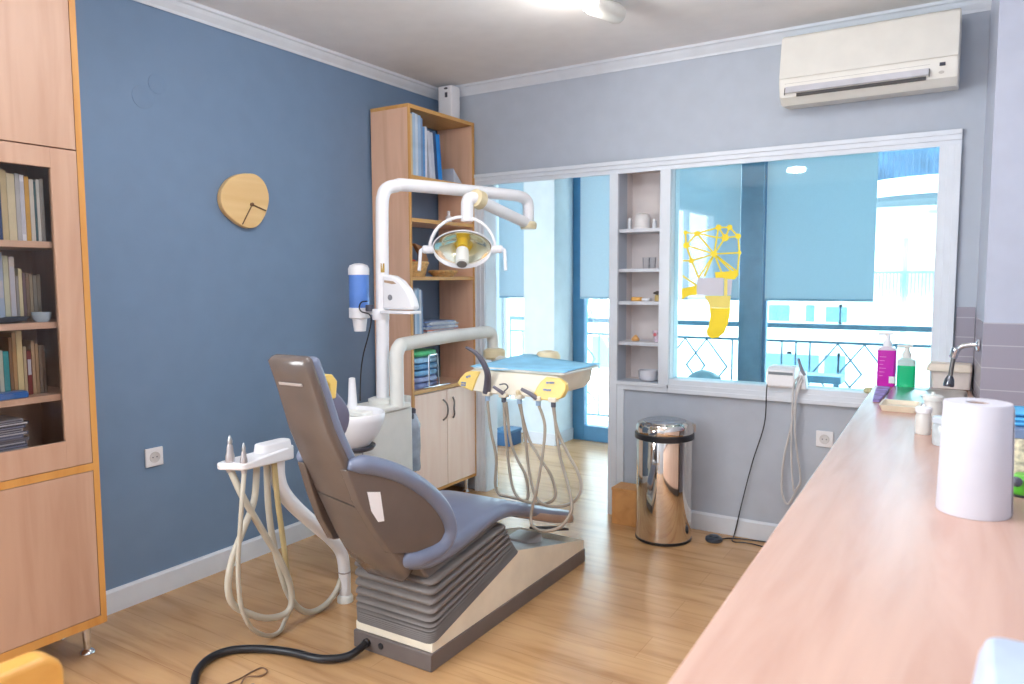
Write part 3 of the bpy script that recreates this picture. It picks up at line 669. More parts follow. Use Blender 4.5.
def socket(loc, ax, label):
    x, y, z = loc
    s = thing('wall_socket', loc, label, 'socket', None)
    u = (0, 1, 0) if ax == 'x' else (1, 0, 0); nrm = (1, 0, 0) if ax == 'x' else (0, -1, 0)
    U, N, W = Vector(u), Vector(nrm), Vector((0, 0, 1)); Lc = Vector(loc)
    obj('plate', MB().obox(Lc + N * 0.006, u, nrm, (0, 0, 1), 0.041, 0.005, 0.041), M_wplast, s, bevel=0.003)
    obj('well', MB().lathe([(0.024, 0), (0.024, 0.004), (0.021, 0.004), (0.019, 0.001), (0, 0.001)], Lc + N * 0.0112, nrm), plain('socket grey', (206, 204, 204), 0.4), s)
    for k2 in (-1, 1): obj('hole', MB().lathe([(0.003, 0), (0.003, 0.001)], Lc + N * 0.0125 + U * 0.0095 * k2, nrm, n=10), M_dark, s)
socket((0.0, -2.10, 0.625), 'x', 'white power socket low on the blue wall')
socket((2.436, 0.0, 0.583), 'y', 'white power socket on the grey wall below the window')
for (y, z, r, lb) in ((-2.072, 2.184, 0.05, 'larger round cover painted blue, high on the blue wall'), (-2.004, 2.252, 0.042, 'smaller round cover painted blue, above and right of the larger one')):
    cv = thing('junction_cover', (0, y, z), lb, 'cover', 'painted round covers')
    obj('disc', MB().lathe([(r, 0.0), (r, 0.002), (r - 0.002, 0.0028), (0, 0.003)], (0, y, z), (1, 0, 0)), M_blue, cv)

# ------------------------------------------------------------------ dental chair
ch = thing('dental_chair', (1.275, -1.4, 0), 'grey blue vinyl dental chair with taupe shell and bellows base', 'dental chair')
obj('plinth', MB().box(1.087, 1.463, -2.0, -0.765, 0.0, 0.067), M_plinth, ch, bevel=0.004)
hs = MB(); hs.prism([(-1.988, 0.067), (-0.772, 0.067), (-0.772, 0.112), (-1.385, 0.256), (-1.988, 0.10)], 'x', 1.091, 1.459)
fa = [f_ for f_ in hs.bm.faces if abs(f_.normal.x) < 0.1 and len(f_.verts) == 4 and min(v.co.y for v in f_.verts) > -1.4 and max(v.co.z for v in f_.verts) > 0.2]
hs.bm.normal_update()
fa = [f_ for f_ in hs.bm.faces if abs(f_.normal.z) > 0.5 and min(v.co.y for v in f_.verts) > -1.4 and max(v.co.z for v in f_.verts) > 0.2]
if fa:
    bmesh.ops.inset_region(hs.bm, faces=fa, thickness=0.022, depth=0)
    for f_ in fa:
        f_.material_index = 1
        for v in f_.verts: v.co.z -= 0.03
obj('base_housing', hs, [M_cream, plain('pale enamel with reflected light', (232, 241, 245), 0.25)], ch, bevel=0.002)  # blue white top plate, lightened in colour for the doorway's reflected light
obj('foot_step', MB().prism(rrect(1.16, 1.30, -1.05, -0.90, 0.02), 'z', 0.10, 0.155), M_wplast, ch, bevel=0.01)
bl = MB(); rings = []
cuts = [0.0]
for wdt in [0.035] * 6 + [0.06, 0.08, 0.11, 0.13, 0.14, 0.14, 0.13]: cuts.append(cuts[-1] + wdt)
cuts = [c0 / cuts[-1] for c0 in cuts]
for k_ in range(len(cuts) - 1):
    wdt = cuts[k_ + 1] - cuts[k_]; dep = 0.007 if wdt < 0.045 else 0.022
    for u_ in (0.0, 0.12, 0.24, 0.45, 0.7, 0.88):
        tt = cuts[k_] + wdt * u_
        s_in = dep * (1.0 if u_ < 0.05 else (0.85 if u_ < 0.2 else (0.35 if u_ < 0.3 else (0.0 if u_ < 0.6 else (0.12 if u_ < 0.8 else 0.55)))))
        y0, y1 = -1.994 + s_in, (-1.387 + (-1.50 + 1.387) * tt) - s_in
        x0, x1 = 1.084 - 0.008 * tt + s_in, 1.466 + 0.006 * tt - s_in
        g_ = tt ** 1.15
        zb = 0.101 + (0.340 - 0.101) * g_; zf = 0.258 + (0.425 - 0.258) * g_
        rings.append([(px, py, zb + (zf - zb) * (py + 1.982) / 0.6) for px, py in rrect(x0, x1, y0, y1, 0.03, 3)])
bl.loft(rings)
obj('bellows', bl, M_bell, ch, angle=75)
obj('seat_mount', MB().loft([[(1.12, -1.97, .32), (1.44, -1.97, .32), (1.44, -1.52, .40), (1.12, -1.52, .40)], [(1.14, -2.02, .40), (1.42, -2.02, .40), (1.42, -1.5, .435), (1.14, -1.5, .435)]]), M_bell, ch, bevel=0.01)
# seat cushion: loft along y (station: y, underside z, thickness at the edge, half width)
st_ = [(-2.06, .392, .05, .13, .17), (-1.98, .376, .066, .165, .197), (-1.84, .382, .068, .19, .2), (-1.70, .404, .066, .2, .2), (-1.59, .422, .062, .2, .2), (-1.46, .416, .060, .197, .197), (-1.33, .378, .060, .19, .19), (-1.20, .330, .060, .182, .182), (-1.08, .286, .060, .172, .172), (-0.95, .244, .058, .162, .162), (-0.86, .216, .056, .152, .152), (-0.80, .198, .052, .138, .138), (-0.77, .195, .040, .115, .115)]
sm = [tuple(Vector(v)) for v in smooth_pts([(a, b, c0) for a, b, c0, d, e_ in st_], 3)]
wd_ = [(v.x, v.y) for v in smooth_pts([(d, e_, 0) for a, b, c0, d, e_ in st_], 3)]
rings = []
for (y, zb, th), (hl, hr) in zip(sm, wd_):
    hw = (hl + hr) / 2; xc = 1.272 + (hr - hl) / 2; crown = 0.016
    pts = []
    for px, pz in rrect(-hw, hw, 0, th, min(th * 0.48, 0.03), 4):
        if pz > th * 0.6: pz += crown * max(0, (1 - (px / hw) ** 2)) * 0.8
        pts.append((xc + px, y, zb + pz))
    rings.append(pts)
obj('seat_cushion', MB().loft(rings), M_uphol, ch, angle=60)
rings = []
for (y, zb, hw) in ((-1.36, .388, .168), (-1.20, .330, .178), (-1.08, .286, .170), (-0.95, .244, .160), (-0.86, .216, .150), (-0.80, .198, .137), (-0.755, .190, .112), (-0.742, .196, .09)):
    rings.append([(1.272 + px, y, zb + pz) for px, pz in rrect(-hw - .006, hw + .006, -0.004, 0.042, 0.016, 3)])
obj('foot_shell', MB().loft(rings), plain('light taupe plastic', (168, 142, 126), 0.28), ch, angle=60)
obj('foot_bracket', MB().loft([[(1.35, -1.12, .25), (1.43, -1.12, .25), (1.43, -1.12, .262), (1.35, -1.12, .262)], [(1.35, -0.86, .178), (1.42, -0.86, .178), (1.42, -0.86, .188), (1.35, -0.86, .188)]]), M_black, ch, bevel=0.002)
# back
YB_T = [(0.316, -2.028), (0.422, -2.107), (0.524, -2.168), (0.661, -2.239), (0.812, -2.314), (0.915, -2.365), (1.053, -2.413), (1.152, -2.452)]
XL_T = [(0.316, 1.20), (0.40, 1.165), (0.55, 1.165), (0.8, 1.172), (1.152, 1.187)]
XR_T = [(0.316, 1.36), (0.335, 1.382), (0.36, 1.408), (0.40, 1.424), (0.46, 1.421), (0.55, 1.411), (0.68, 1.386), (0.8, 1.373), (0.95, 1.366), (1.152, 1.364)]
def back_ring(z, d0, d1, gx=0.0, zshift=0.0, r=0.012, skew=0.0):
    y = interp(YB_T, z); xl, xr = interp(XL_T, z) + gx, interp(XR_T, z) - gx
    out = []
    for px, pd in rrect(xl, xr, d0, d1, r, 3):
        bulge = 0.010 * (1 - ((px - (xl + xr) / 2) / ((xr - xl) / 2)) ** 2) if pd < (d0 + d1) / 2 else 0
        fr_ = (px - xl) / (xr - xl); out.append((px, y + pd * 0.92 - bulge + skew * fr_ * 0.46, z + pd * 0.40 + zshift - skew * fr_))
    return out
zs = [0.69 + (1.15 - 0.69) * j / 10 for j in range(11)]
rg = [back_ring(z, 0.0, 0.032, skew=0.045 * max(0, 1 - i_ / 4)) for i_, z in enumerate(zs)]; rg.append(back_ring(1.158, 0.006, 0.028, 0.008)); rg.append(back_ring(1.161, 0.012, 0.024, 0.02, r=0.005))
upper = obj('backrest_shell', MB().loft(rg), M_shell, ch, angle=60)
obj('grip_slot', MB().obox((1.268, interp(YB_T, 1.075) - 0.0085, 1.079), (1, 0, 0), (0, 0.92, 0.4), (0, -0.4, 0.92), 0.052, 0.002, 0.005), plain('light grip plastic', (176, 166, 162), 0.3), upper, bevel=0.002)
zs = [0.328, 0.338, 0.36, 0.40, 0.45, 0.52, 0.60, 0.682]
rg = [back_ring(0.316, 0.012, 0.034, 0.03, 0.008, 0.008)] + [back_ring(z, 0.0, 0.045, 0.02 if z < 0.32 else 0.0, 0.0, skew=0.045 * max(0, (z - 0.5) / 0.182)) for z in zs]
obj('lower_shell', MB().loft(rg), M_shell, ch, angle=60)
zs = [0.58 + (1.12 - 0.58) * j / 12 for j in range(13)]
rg = [back_ring(0.57, 0.03, 0.05, 0.02)] + [back_ring(z, 0.024, 0.058, -0.002, 0, 0.014) for z in zs] + [back_ring(1.138, 0.026, 0.056, 0.0, 0, 0.012), back_ring(1.146, 0.030, 0.052, 0.008, 0, 0.008)]
obj('backrest_cushion', MB().loft(rg), M_uphol, ch, angle=60)
# head cushion, bulging forward
hr = []
for z, ydf, hw in ((0.885, .042, .045), (0.90, .056, .06), (0.94, .082, .07), (0.975, .088, .073), (1.02, .072, .071), (1.06, .050, .062), (1.09, .036, .05), (1.10, .028, .038)):
    yb = interp(YB_T, z) + 0.028
    hr.append([(1.285 + px, yb + 0.025 + pd, z + pd * 0.15) for px, pd in rrect(-hw, hw, 0.0, max(0.02, ydf - 0.02), 0.009, 4)])
hd = obj('headrest', MB().loft(hr), plain('dark grey blue vinyl', (104, 106, 130), 0.35, bump=0.05), ch, angle=70, sub=1)
obj('yellow_tag', MB().prism([(-2.395, 1.108), (-2.340, 1.106), (-2.318, 1.082), (-2.326, 1.028), (-2.350, 1.028), (-2.352, 1.075)], 'x', 1.285, 1.357), M_yel, ch, bevel=0.004)
# arms: D shaped side wings with a padded roll
roll_ = [(1.388, -2.300, 0.809), (1.401, -2.245, 0.802), (1.416, -2.166, 0.773), (1.433, -2.080, 0.728), (1.452, -1.984, 0.655), (1.467, -1.910, 0.567), (1.471, -1.885, 0.488), (1.463, -1.930, 0.436), (1.445, -2.030, 0.426), (1.426, -2.066, 0.432), (1.400, -2.085, 0.440)]
panel_ = [(1.382, -2.312, 0.796), (1.390, -2.268, 0.677), (1.408, -2.212, 0.57), (1.42, -2.149, 0.477), (1.445, -2.02, 0.446), (1.461, -1.940, 0.452), (1.467, -1.908, 0.494), (1.463, -1.930, 0.570), (1.449, -2.000, 0.650), (1.431, -2.096, 0.719), (1.415, -2.175, 0.755), (1.401, -2.245, 0.782)]
wing_patch = [(1.401, -2.243, 0.712), (1.411, -2.193, 0.701), (1.414, -2.179, 0.599), (1.409, -2.203, 0.602), (1.404, -2.229, 0.645)]
for sgn in (1, -1):
    X = (lambda v: v) if sgn > 0 else (lambda v: 2.535 - v)
    pn = MB(); pn.loft([[(X(a), b, c0) for a, b, c0 in panel_], [(X(a - 0.035), b, c0) for a, b, c0 in panel_]])
    arm_o = obj('armrest', pn, M_shell, ch, bevel=0.004)
    obj('armrest_pad', MB().tube([(X(a - 0.01), b, c0) for a, b, c0 in (roll_ if sgn > 0 else roll_[:8])], lambda t_: 0.014 + 0.017 * min(1, math.sin(PI * min(1, max(0, t_))) * 4), 14), M_uphol, arm_o, angle=70)
    if sgn > 0:
        obj('white_label', MB().loft([[(a + 0.0006, b - 0.0, c0) for a, b, c0 in wing_patch], [(a + 0.0022, b, c0) for a, b, c0 in wing_patch]]), M_wplast, arm_o)  # plain white patch on the near side wing
obj('port_cap', MB().lathe([(0.012, 0), (0.012, 0.003), (0.006, 0.005)], (1.225, -2.0, 0.037), (0, -1, 0), n=14), M_black, ch)
obj('cable_gland', MB().lathe([(0.017, 0), (0.017, 0.01), (0.0145, 0.012)], (1.158, -2.0, 0.034), (0, -1, 0), n=14), M_black, ch)
cbl = thing('power_cable', (0.9, -2.2, 0), 'thick black cable snaking across the floor to the chair base', 'cable')
obj('cable', MB().tube([(0.98, -2.66, 0.016), (0.857, -2.53, 0.016), (0.766, -2.45, 0.016), (0.72, -2.364, 0.016), (0.739, -2.283, 0.016), (0.829, -2.219, 0.016), (0.937, -2.179, 0.016), (1.071, -2.158, 0.017), (1.145, -2.105, 0.02), (1.163, -2.05, 0.03), (1.158, -2.013, 0.034)], 0.0145, 12), M_black, cbl)
wr = thing('thin_wire', (0.93, -2.36, 0), 'thin looped brown wire on the floor inside the black cable bend', 'wire')
obj('wire', MB().tube([(0.906, -2.50, 0.004), (0.906, -2.436, 0.004), (0.914, -2.385, 0.004), (0.912, -2.332, 0.004), (0.92, -2.294, 0.004), (0.958, -2.304, 0.004), (0.964, -2.339, 0.006), (0.93, -2.368, 0.007), (0.95, -2.409, 0.006), (0.98, -2.42, 0.004)], 0.0028, 6), plain('brown wire', (120, 92, 70), 0.5), wr)
obj('plug', MB().lathe([(0.008, 0), (0.012, 0.004), (0.012, 0.014), (0.008, 0.018)], (1.005, -2.405, 0.0)), M_dark, wr)

# ------------------------------------------------------------------ dental unit: cabinet, bowl, posts and arms
un = thing('dental_unit', (0.66, -1.45, 0), 'cream dental unit cabinet with white bowl, posts and jointed arms', 'dental unit')
obj('cabinet_body', MB().prism(rrect(0.60, 0.78, -1.62, -1.25, 0.02), 'z', 0.32, 0.79), M_plast, un, bevel=0.004)
obj('foot', MB().prism(rrect(0.62, 1.083, -1.45, -1.32, 0.02), 'z', 0.0, 0.319), M_plast, un, bevel=0.004)
obj('top_cover', MB().prism(rrect(0.585, 0.79, -1.60, -1.27, 0.02), 'z', 0.792, 0.815), M_plast, un, bevel=0.006)
obj('door_seam', MB().box(0.7795, 0.7806, -1.606, -1.602, 0.14, 0.76), M_dark, un)
obj('lock', MB().lathe([(0.008, 0), (0.008, 0.003)], (0.78, -1.585, 0.645), (1, 0, 0), n=12), M_dark, un)
obj('rear_column', MB().prism(rrect(0.64, 0.742, -1.249, -1.215, 0.012), 'z', 0.32, 0.838), M_plast, un, bevel=0.004)
# bowl
obj('bowl', MB().lathe([(0.0, 0.0), (0.05, 0.002), (0.10, 0.03), (0.145, 0.085), (0.168, 0.14), (0.172, 0.168), (0.166, 0.174), (0.158, 0.168), (0.14, 0.128), (0.09, 0.105), (0.03, 0.098), (0.0, 0.096)], (0.757, -1.665, 0.657), n=40, sx=1.0, sy=0.82, cap=False), M_wplast, un, angle=60)
obj('bowl_gasket', MB().lathe([(0.02, -0.006), (0.092, 0.014), (0.104, 0.03), (0.102, 0.034), (0.05, 0.0)], (0.772, -1.65, 0.650), n=32, sy=0.82), M_dark, un, angle=60)
obj('water_spout', MB().lathe([(0.026, 0), (0.021, 0.03), (0.0155, 0.125), (0.0145, 0.14), (0.006, 0.143)], (0.668, -1.545, 0.8155)), M_wplast, un)
# lamp post and fixed arm
obj('post_flange', MB().lathe([(0.062, 0), (0.062, 0.02), (0.04, 0.028)], (0.666, -1.35, 0.815), n=24), M_plast, un)
obj('lamp_post', MB().tube([(0.676, -1.35, 0.83), (0.686, -1.35, 1.30), (0.694, -1.35, 1.71), (0.697, -1.345, 1.785), (0.703, -1.325, 1.823), (0.722, -1.28, 1.840), (0.75, -1.20, 1.848), (0.93, -0.64, 1.846), (0.955, -0.54, 1.842), (0.968, -0.495, 1.826), (0.972, -0.482, 1.79), (0.972, -0.482, 1.72)], 0.0305, 18, 5), M_wplast, un, angle=70)
obj('elbow_cap', MB().lathe([(0.042, 0), (0.046, 0.012), (0.046, 0.03), (0.038, 0.04)], (0.972, -0.482, 1.672), (0, 0, 1)), M_plast2, un)
obj('warning_plate', MB().obox((0.7085, -1.3705, 1.455), (0.744, 0.668, 0), (0.668, -0.744, 0), (0, 0, 1), 0.009, 0.0022, 0.021), plain('amber plate', (170, 140, 60), 0.4), un)
obj('post_collar', MB().lathe([(0.038, 0), (0.04, 0.003), (0.04, 0.048), (0.038, 0.051)], (0.674, -1.35, 1.212), n=24), M_wplast, un)
# sprung lamp arm, from the elbow back towards the room
obj('lamp_arm', MB().tube([(0.972, -0.482, 1.70), (0.955, -0.62, 1.730), (0.937, -0.90, 1.790)], 0.03, 16, 3), M_wplast, un, angle=70)
obj('arm_knuckle', MB().lathe([(0.03, -0.032), (0.045, -0.025), (0.047, 0.02), (0.035, 0.032)], (0.946, -0.928, 1.795), (0.06, 0.98, -0.2), n=24), M_plast2, un)
obj('lamp_stem', MB().tube([(0.945, -0.945, 1.796), (0.932, -0.970, 1.797), (0.921, -0.980, 1.782), (0.919, -0.982, 1.745), (0.918, -0.983, 1.685)], 0.0315, 16, 4), M_wplast, un, angle=70)
# lamp head
Lc = Vector((0.90, -0.998, 1.578)); Vx = Vector((0.846, 0.533, 0.0)).normalized(); Vz = Vector((0, 0, 1)); Vf = Vector((0.533, -0.846, 0))
def LP(a, b, c0): return Lc + Vx * a + Vz * b + Vf * c0
yk = [LP(0.162 * math.cos(a), -0.03 + 0.158 * math.sin(a), 0.0 + 0.0 * math.sin(a)) for a in [PI * j / 16 for j in range(17)]]
ykb = MB(); rings = []
for i, P_ in enumerate(yk):
    a = PI * i / 16; nrm = (Vx * math.cos(a) + Vz * math.sin(a))
    rings.append([P_ + nrm * sgn2 * 0.007 + Vf * d_ for sgn2, d_ in ((1, .016), (1, -.016), (-1, -.016), (-1, .016))])
ykb.loft(rings); obj('lamp_yoke', ykb, M_wplast, un, bevel=0.003, angle=50)
for s in (-1, 1):
    pv = obj('lamp_pivot', MB().lathe([(0.018, 0), (0.02, 0.005), (0.02, 0.05), (0.014, 0.056)], LP(0.142 * s, -0.03, 0), Vx * s), M_wplast, un)
    obj('lamp_handle', MB().tube([LP(0.196 * s, -0.03, 0), LP(0.206 * s, -0.036, 0.005), LP(0.208 * s, -0.06, 0.012), LP(0.212 * s, -0.135, 0.03)], 0.0085, 10, 4), M_wplast, un)
axd = (Vf * 0.80 - Vz * 0.60).normalized()
df = (Vf * 0.86 - Vz * 0.50).normalized()
hd_c = Lc + Vz * (-0.015) - df * 0.045
def dish(prof, mat_, nm, cap=False):
    return obj(nm, MB().lathe(prof, hd_c, df, n=40, sx=1.0, sy=0.62, refx=Vx, cap=cap), mat_, un, angle=60)
dish([(0.0, -0.004), (0.05, 0.004), (0.10, 0.026), (0.14, 0.062), (0.143, 0.064), (0.136, 0.064), (0.097, 0.032), (0.048, 0.010), (0.0, 0.003)], [plain('lamp reflector', (238, 236, 214), 0.16, 1.0, var=0.03)], 'lamp_reflector')
obj('reflector_back', MB().lathe([(0.03, -0.03), (0.07, -0.02), (0.115, 0.01), (0.147, 0.055), (0.149, 0.062), (0.144, 0.064), (0.10, 0.022), (0.05, 0.0), (0.0, -0.008)], hd_c, df, n=40, sx=1.0, sy=0.64, refx=Vx, cap=True), M_wplast, un, angle=60)
fr = []
for i in range(25):
    a = PI + PI * i / 24
    c0 = hd_c + df * 0.066 + Vx * 0.142 * math.cos(a); wv = df.cross(Vx); wv = wv if wv.z > 0 else -wv
    fr.append(c0 + wv * 0.095 * math.sin(a) * 0.62 / 0.62 + df * 0.01 * math.sin(-a))
rings = []
for i, P_ in enumerate(fr):
    rings.append([P_ + Vz * 0.011 + df * .005, P_ + Vz * 0.011 - df * .005, P_ - Vz * 0.011 - df * .005, P_ - Vz * 0.011 + df * .005])
obj('lamp_guard', MB().loft(rings), M_wplast, un, bevel=0.003, angle=50)
bh = hd_c + Vz * 0.02
obj('bulb_holder', MB().lathe([(0.030, 0.0), (0.032, 0.03), (0.032, 0.085), (0.026, 0.09)], hd_c + df * 0.06 - Vz * 0.012, (df + Vector((0, 0, -0.55))).normalized(), n=24), M_plast, un)
obj('bulb_filter', MB().lathe([(0.026, 0.0), (0.028, 0.05)], hd_c + df * 0.008 + Vz * 0.012, (df + Vector((0, 0, -0.55))).normalized(), n=20), plain('yellow glass filter', (240, 200, 60), 0.15), un)
obj('holder_cap', MB().lathe([(0.025, 0.0), (0.024, 0.004), (0.012, 0.006)], hd_c + df * 0.06 - Vz * 0.012 + (df + Vector((0, 0, -0.55))).normalized() * 0.0895, (df + Vector((0, 0, -0.55))).normalized(), n=20), plain('grey vent mesh', (120, 116, 112), 0.5), un)
# shelf bracket on the post with the white fan-shaped holder
br = MB(); br.prism(rrect(0.70, 0.89, -1.39, -1.31, 0.012), 'z', 1.243, 1.257)
obj('bracket', br, M_wplast, un, bevel=0.003)
fan = [(0.705, 1.262), (0.885, 1.262), (0.895, 1.27), (0.882, 1.312), (0.855, 1.355), (0.815, 1.395), (0.77, 1.418), (0.725, 1.424), (0.705, 1.42)]
fn = obj('fan_holder', MB().prism(fan, 'y', -1.375, -1.325), M_wplast, un, bevel=0.016, seg=3)
obj('fan_slot', MB().prism([(0.722, 1.398), (0.775, 1.393), (0.795, 1.382), (0.77, 1.380), (0.722, 1.388)], 'y', -1.3768, -1.3745), plain('slot brown', (176, 150, 126), 0.5), fn)
obj('emblem', MB().lathe([(0.0135, 0), (0.0135, 0.0012), (0.010, 0.0012), (0.010, 0.0004)], (0.755, -1.375, 1.318), (0, -1, 0), n=20), plain('emblem grey', (140, 142, 150), 0.5), fn)
obj('emblem_bar', MB().box(0.7535, 0.7565, -1.3764, -1.375, 1.309, 1.327), plain('emblem grey', (140, 142, 150), 0.5), fn)
# tray arm
obj('tray_post', MB().tube([(0.765, -1.35, 0.80), (0.765, -1.35, 1.02), (0.764, -1.343, 1.062), (0.760, -1.318, 1.086), (0.752, -1.27, 1.094), (0.745, -0.95, 1.104), (0.755, -0.62, 1.108), (0.758, -0.55, 1.102), (0.760, -0.525, 1.078), (0.760, -0.518, 1.04), (0.760, -0.518, 1.01)], 0.0335, 18, 5), M_plast, un, angle=70)
obj('tray_joint', MB().lathe([(0.05, 0), (0.062, 0.012), (0.062, 0.045), (0.046, 0.058)], (0.79, -0.55, 0.957), n=24), M_plast2, un)
obj('tray_arm', MB().tube([(0.80, -0.55, 0.955), (1.02, -0.68, 0.94), (1.25, -0.80, 0.95)], 0.03, 14, 3), M_plast, un)
obj('tray_hub', MB().lathe([(0.05, -0.06), (0.062, 0.0), (0.062, 0.025), (0.05, 0.045), (0.015, 0.052)], (1.265, -0.79, 0.995), n=24), M_plast2, un)
# water bottle at the rear
obj('water_bottle', MB().lathe([(0.03, 0), (0.034, 0.01), (0.031, 0.06), (0.035, 0.12), (0.033, 0.2), (0.035, 0.23), (0.02, 0.27), (0.012, 0.285)], (0.728, -1.190, 0.46), n=20), plain('grey blue bottle plastic', (160, 172, 186), 0.15, var=0.12, scale=14), un)
obj('bottle_cap', MB().lathe([(0.014, 0), (0.014, 0.02), (0.006, 0.026)], (0.728, -1.190, 0.745), n=16), M_dark, un)
obj('bottle_clip', MB().box(0.725, 0.745, -1.214, -1.205, 0.72, 0.745).box(0.725, 0.745, -1.214, -1.205, 0.47, 0.50), M_dark, un)

# cup dispenser beside the post
cd = thing('cup_dispenser', (0.545, -1.35, 1.152), 'blue tube cup dispenser with white cap on the unit post', 'dispenser')
DX = 0.548
obj('tube', MB().lathe([(0.0475, 0), (0.0475, 0.162)], (DX, -1.36, 1.265), n=28), plain('clear blue plastic', (96, 140, 218), 0.25, var=0.04), cd)
obj('cap', MB().lathe([(0.050, 0), (0.050, 0.03), (0.042, 0.045), (0.02, 0.054), (0.0, 0.056)], (DX, -1.36, 1.424), n=28), M_wplast, cd)
obj('base_ring', MB().lathe([(0.045, 0), (0.0505, 0.004), (0.0505, 0.05), (0.047, 0.052)], (DX, -1.36, 1.216), n=28), M_wplast, cd)
obj('chute', MB().lathe([(0.028, 0), (0.036, 0.062)], (DX, -1.36, 1.154), n=24), M_wplast, cd)
obj('holder_arm', MB().box(DX + 0.04, 0.648, -1.37, -1.35, 1.236, 1.25), M_wplast, cd)
obj('clamp', MB().lathe([(0.02, 0), (0.02, 0.03)], (0.625, -1.372, 1.252), n=16), M_dark, cd)
cb2 = thing('hanging_cord', (0.6, -1.38, 0.83), 'thin black cord hanging from the cup dispenser bracket', 'cord')
obj('cord', MB().tube([(0.632, -1.395, 1.30), (0.60, -1.40, 1.295), (0.585, -1.40, 1.27), (0.60, -1.40, 1.25), (0.645, -1.40, 1.24), (0.649, -1.39, 1.21), (0.621, -1.38, 1.139), (0.58, -1.375, 1.041), (0.558, -1.372, 0.943), (0.548, -1.37, 0.8165)], 0.0032, 8), M_black, cb2)

# assistant arm
aa = thing('assistant_arm', (0.77, -1.72, 0), 'white jointed arm with suction handpiece holder and looping hoses beside the chair', 'instrument arm')
obj('pivot', MB().lathe([(0.035, 0.0), (0.035, 0.02), (0.028, 0.03)], (0.77, -1.722, 0.0), n=20), M_plast, aa)
obj('tube', MB().tube([(0.77, -2.065, 0.735), (0.77, -2.071, 0.70), (0.77, -2.070, 0.635), (0.77, -2.047, 0.570), (0.77, -1.985, 0.490), (0.77, -1.877, 0.382), (0.77, -1.79, 0.295), (0.77, -1.738, 0.22), (0.77, -1.723, 0.131), (0.77, -1.722, 0.025)], lambda t_: 0.031 - 0.006 * t_, 16), M_wplast, aa, angle=70)
obj('joint_ring', MB().lathe([(0.027, 0), (0.0275, 0.003), (0.027, 0.006)], (0.77, -1.723, 0.13), n=20), plain('joint grey', (160, 150, 146), 0.5), aa)
hp = [(0.745, -2.01), (0.80, -2.01), (0.812, -2.06), (0.835, -2.245), (0.835, -2.265), (0.825, -2.28), (0.745, -2.315), (0.725, -2.308), (0.72, -2.285), (0.735, -2.10)]
obj('holder_plate', MB().loft([[(a, b, 0.712 - max(0, b + 2.25) * 0.06) for a, b in hp], [(a, b, 0.735 + (b + 2.33) * 0.06) for a, b in hp]]), M_wplast, aa, bevel=0.006)
obj('holder_cover', MB().loft([[(a, b, 0.745) for a, b in rrect(0.738, 0.808, -2.17, -2.012, 0.03)], [(a, b, 0.779) for a, b in rrect(0.742, 0.804, -2.165, -2.016, 0.028)]]), M_wplast, aa, bevel=0.004)
M_hand = plain('pale grey metal', (178, 172, 172), 0.3, 0.4)
for (x, y, hh, s) in ((0.762, -2.278, 0.072, 0.95), (0.818, -2.262, 0.048, 0.75)):
    h_ = obj('handpiece', MB().lathe([(0.014 * s, -0.035), (0.018 * s, 0.0), (0.017 * s, 0.35 * hh), (0.013 * s, 0.55 * hh), (0.012 * s, 0.8 * hh), (0.007 * s, hh)], (x, y, 0.735), (0, 0.02, 1), n=18), M_hand, aa)
    obj('tip', MB().lathe([(0.009 * s, 0), (0.010 * s, 0.01), (0.006 * s, 0.022), (0.003 * s, 0.03)], (x, y + 0.002, 0.733 + hh), n=14), M_steel, h_)
obj('hose', MB().tube([(0.767, -2.278, 0.70), (0.80, -2.257, 0.606), (0.80, -2.177, 0.458), (0.80, -2.097, 0.315), (0.80, -2.051, 0.198), (0.80, -2.049, 0.115), (0.80, -2.09, 0.091), (0.80, -2.177, 0.113), (0.80, -2.266, 0.172), (0.80, -2.321, 0.228), (0.80, -2.335, 0.30), (0.80, -2.314, 0.387), (0.80, -2.262, 0.483), (0.79, -2.2, 0.58), (0.785, -2.178, 0.715)], 0.0125, 12), M_hosew, aa, angle=70)
obj('hose', MB().tube([(0.818, -2.262, 0.702), (0.83, -2.285, 0.607), (0.83, -2.298, 0.499), (0.83, -2.312, 0.374), (0.83, -2.309, 0.241), (0.828, -2.286, 0.161), (0.81, -2.235, 0.09), (0.775, -2.14, 0.02), (0.766, -2.08, 0.012), (0.74, -2.03, 0.03), (0.768, -2.02, 0.085)], 0.0085, 10), M_hosew, aa, angle=70)
obj('hose', MB().tube([(0.765, -2.116, 0.715), (0.76, -2.112, 0.551), (0.76, -2.098, 0.408), (0.76, -2.064, 0.255), (0.76, -2.023, 0.137), (0.76, -1.969, 0.058), (0.76, -1.905, 0.02), (0.76, -1.826, 0.022), (0.76, -1.765, 0.058), (0.762, -1.735, 0.105)], 0.0125, 12), M_hosew, aa, angle=70)
obj('hose', MB().tube([(0.785, -2.098, 0.715), (0.79, -2.092, 0.566), (0.788, -2.073, 0.42), (0.785, -2.055, 0.29), (0.768, -2.03, 0.18)], 0.011, 12), M_hosey, aa, angle=70)

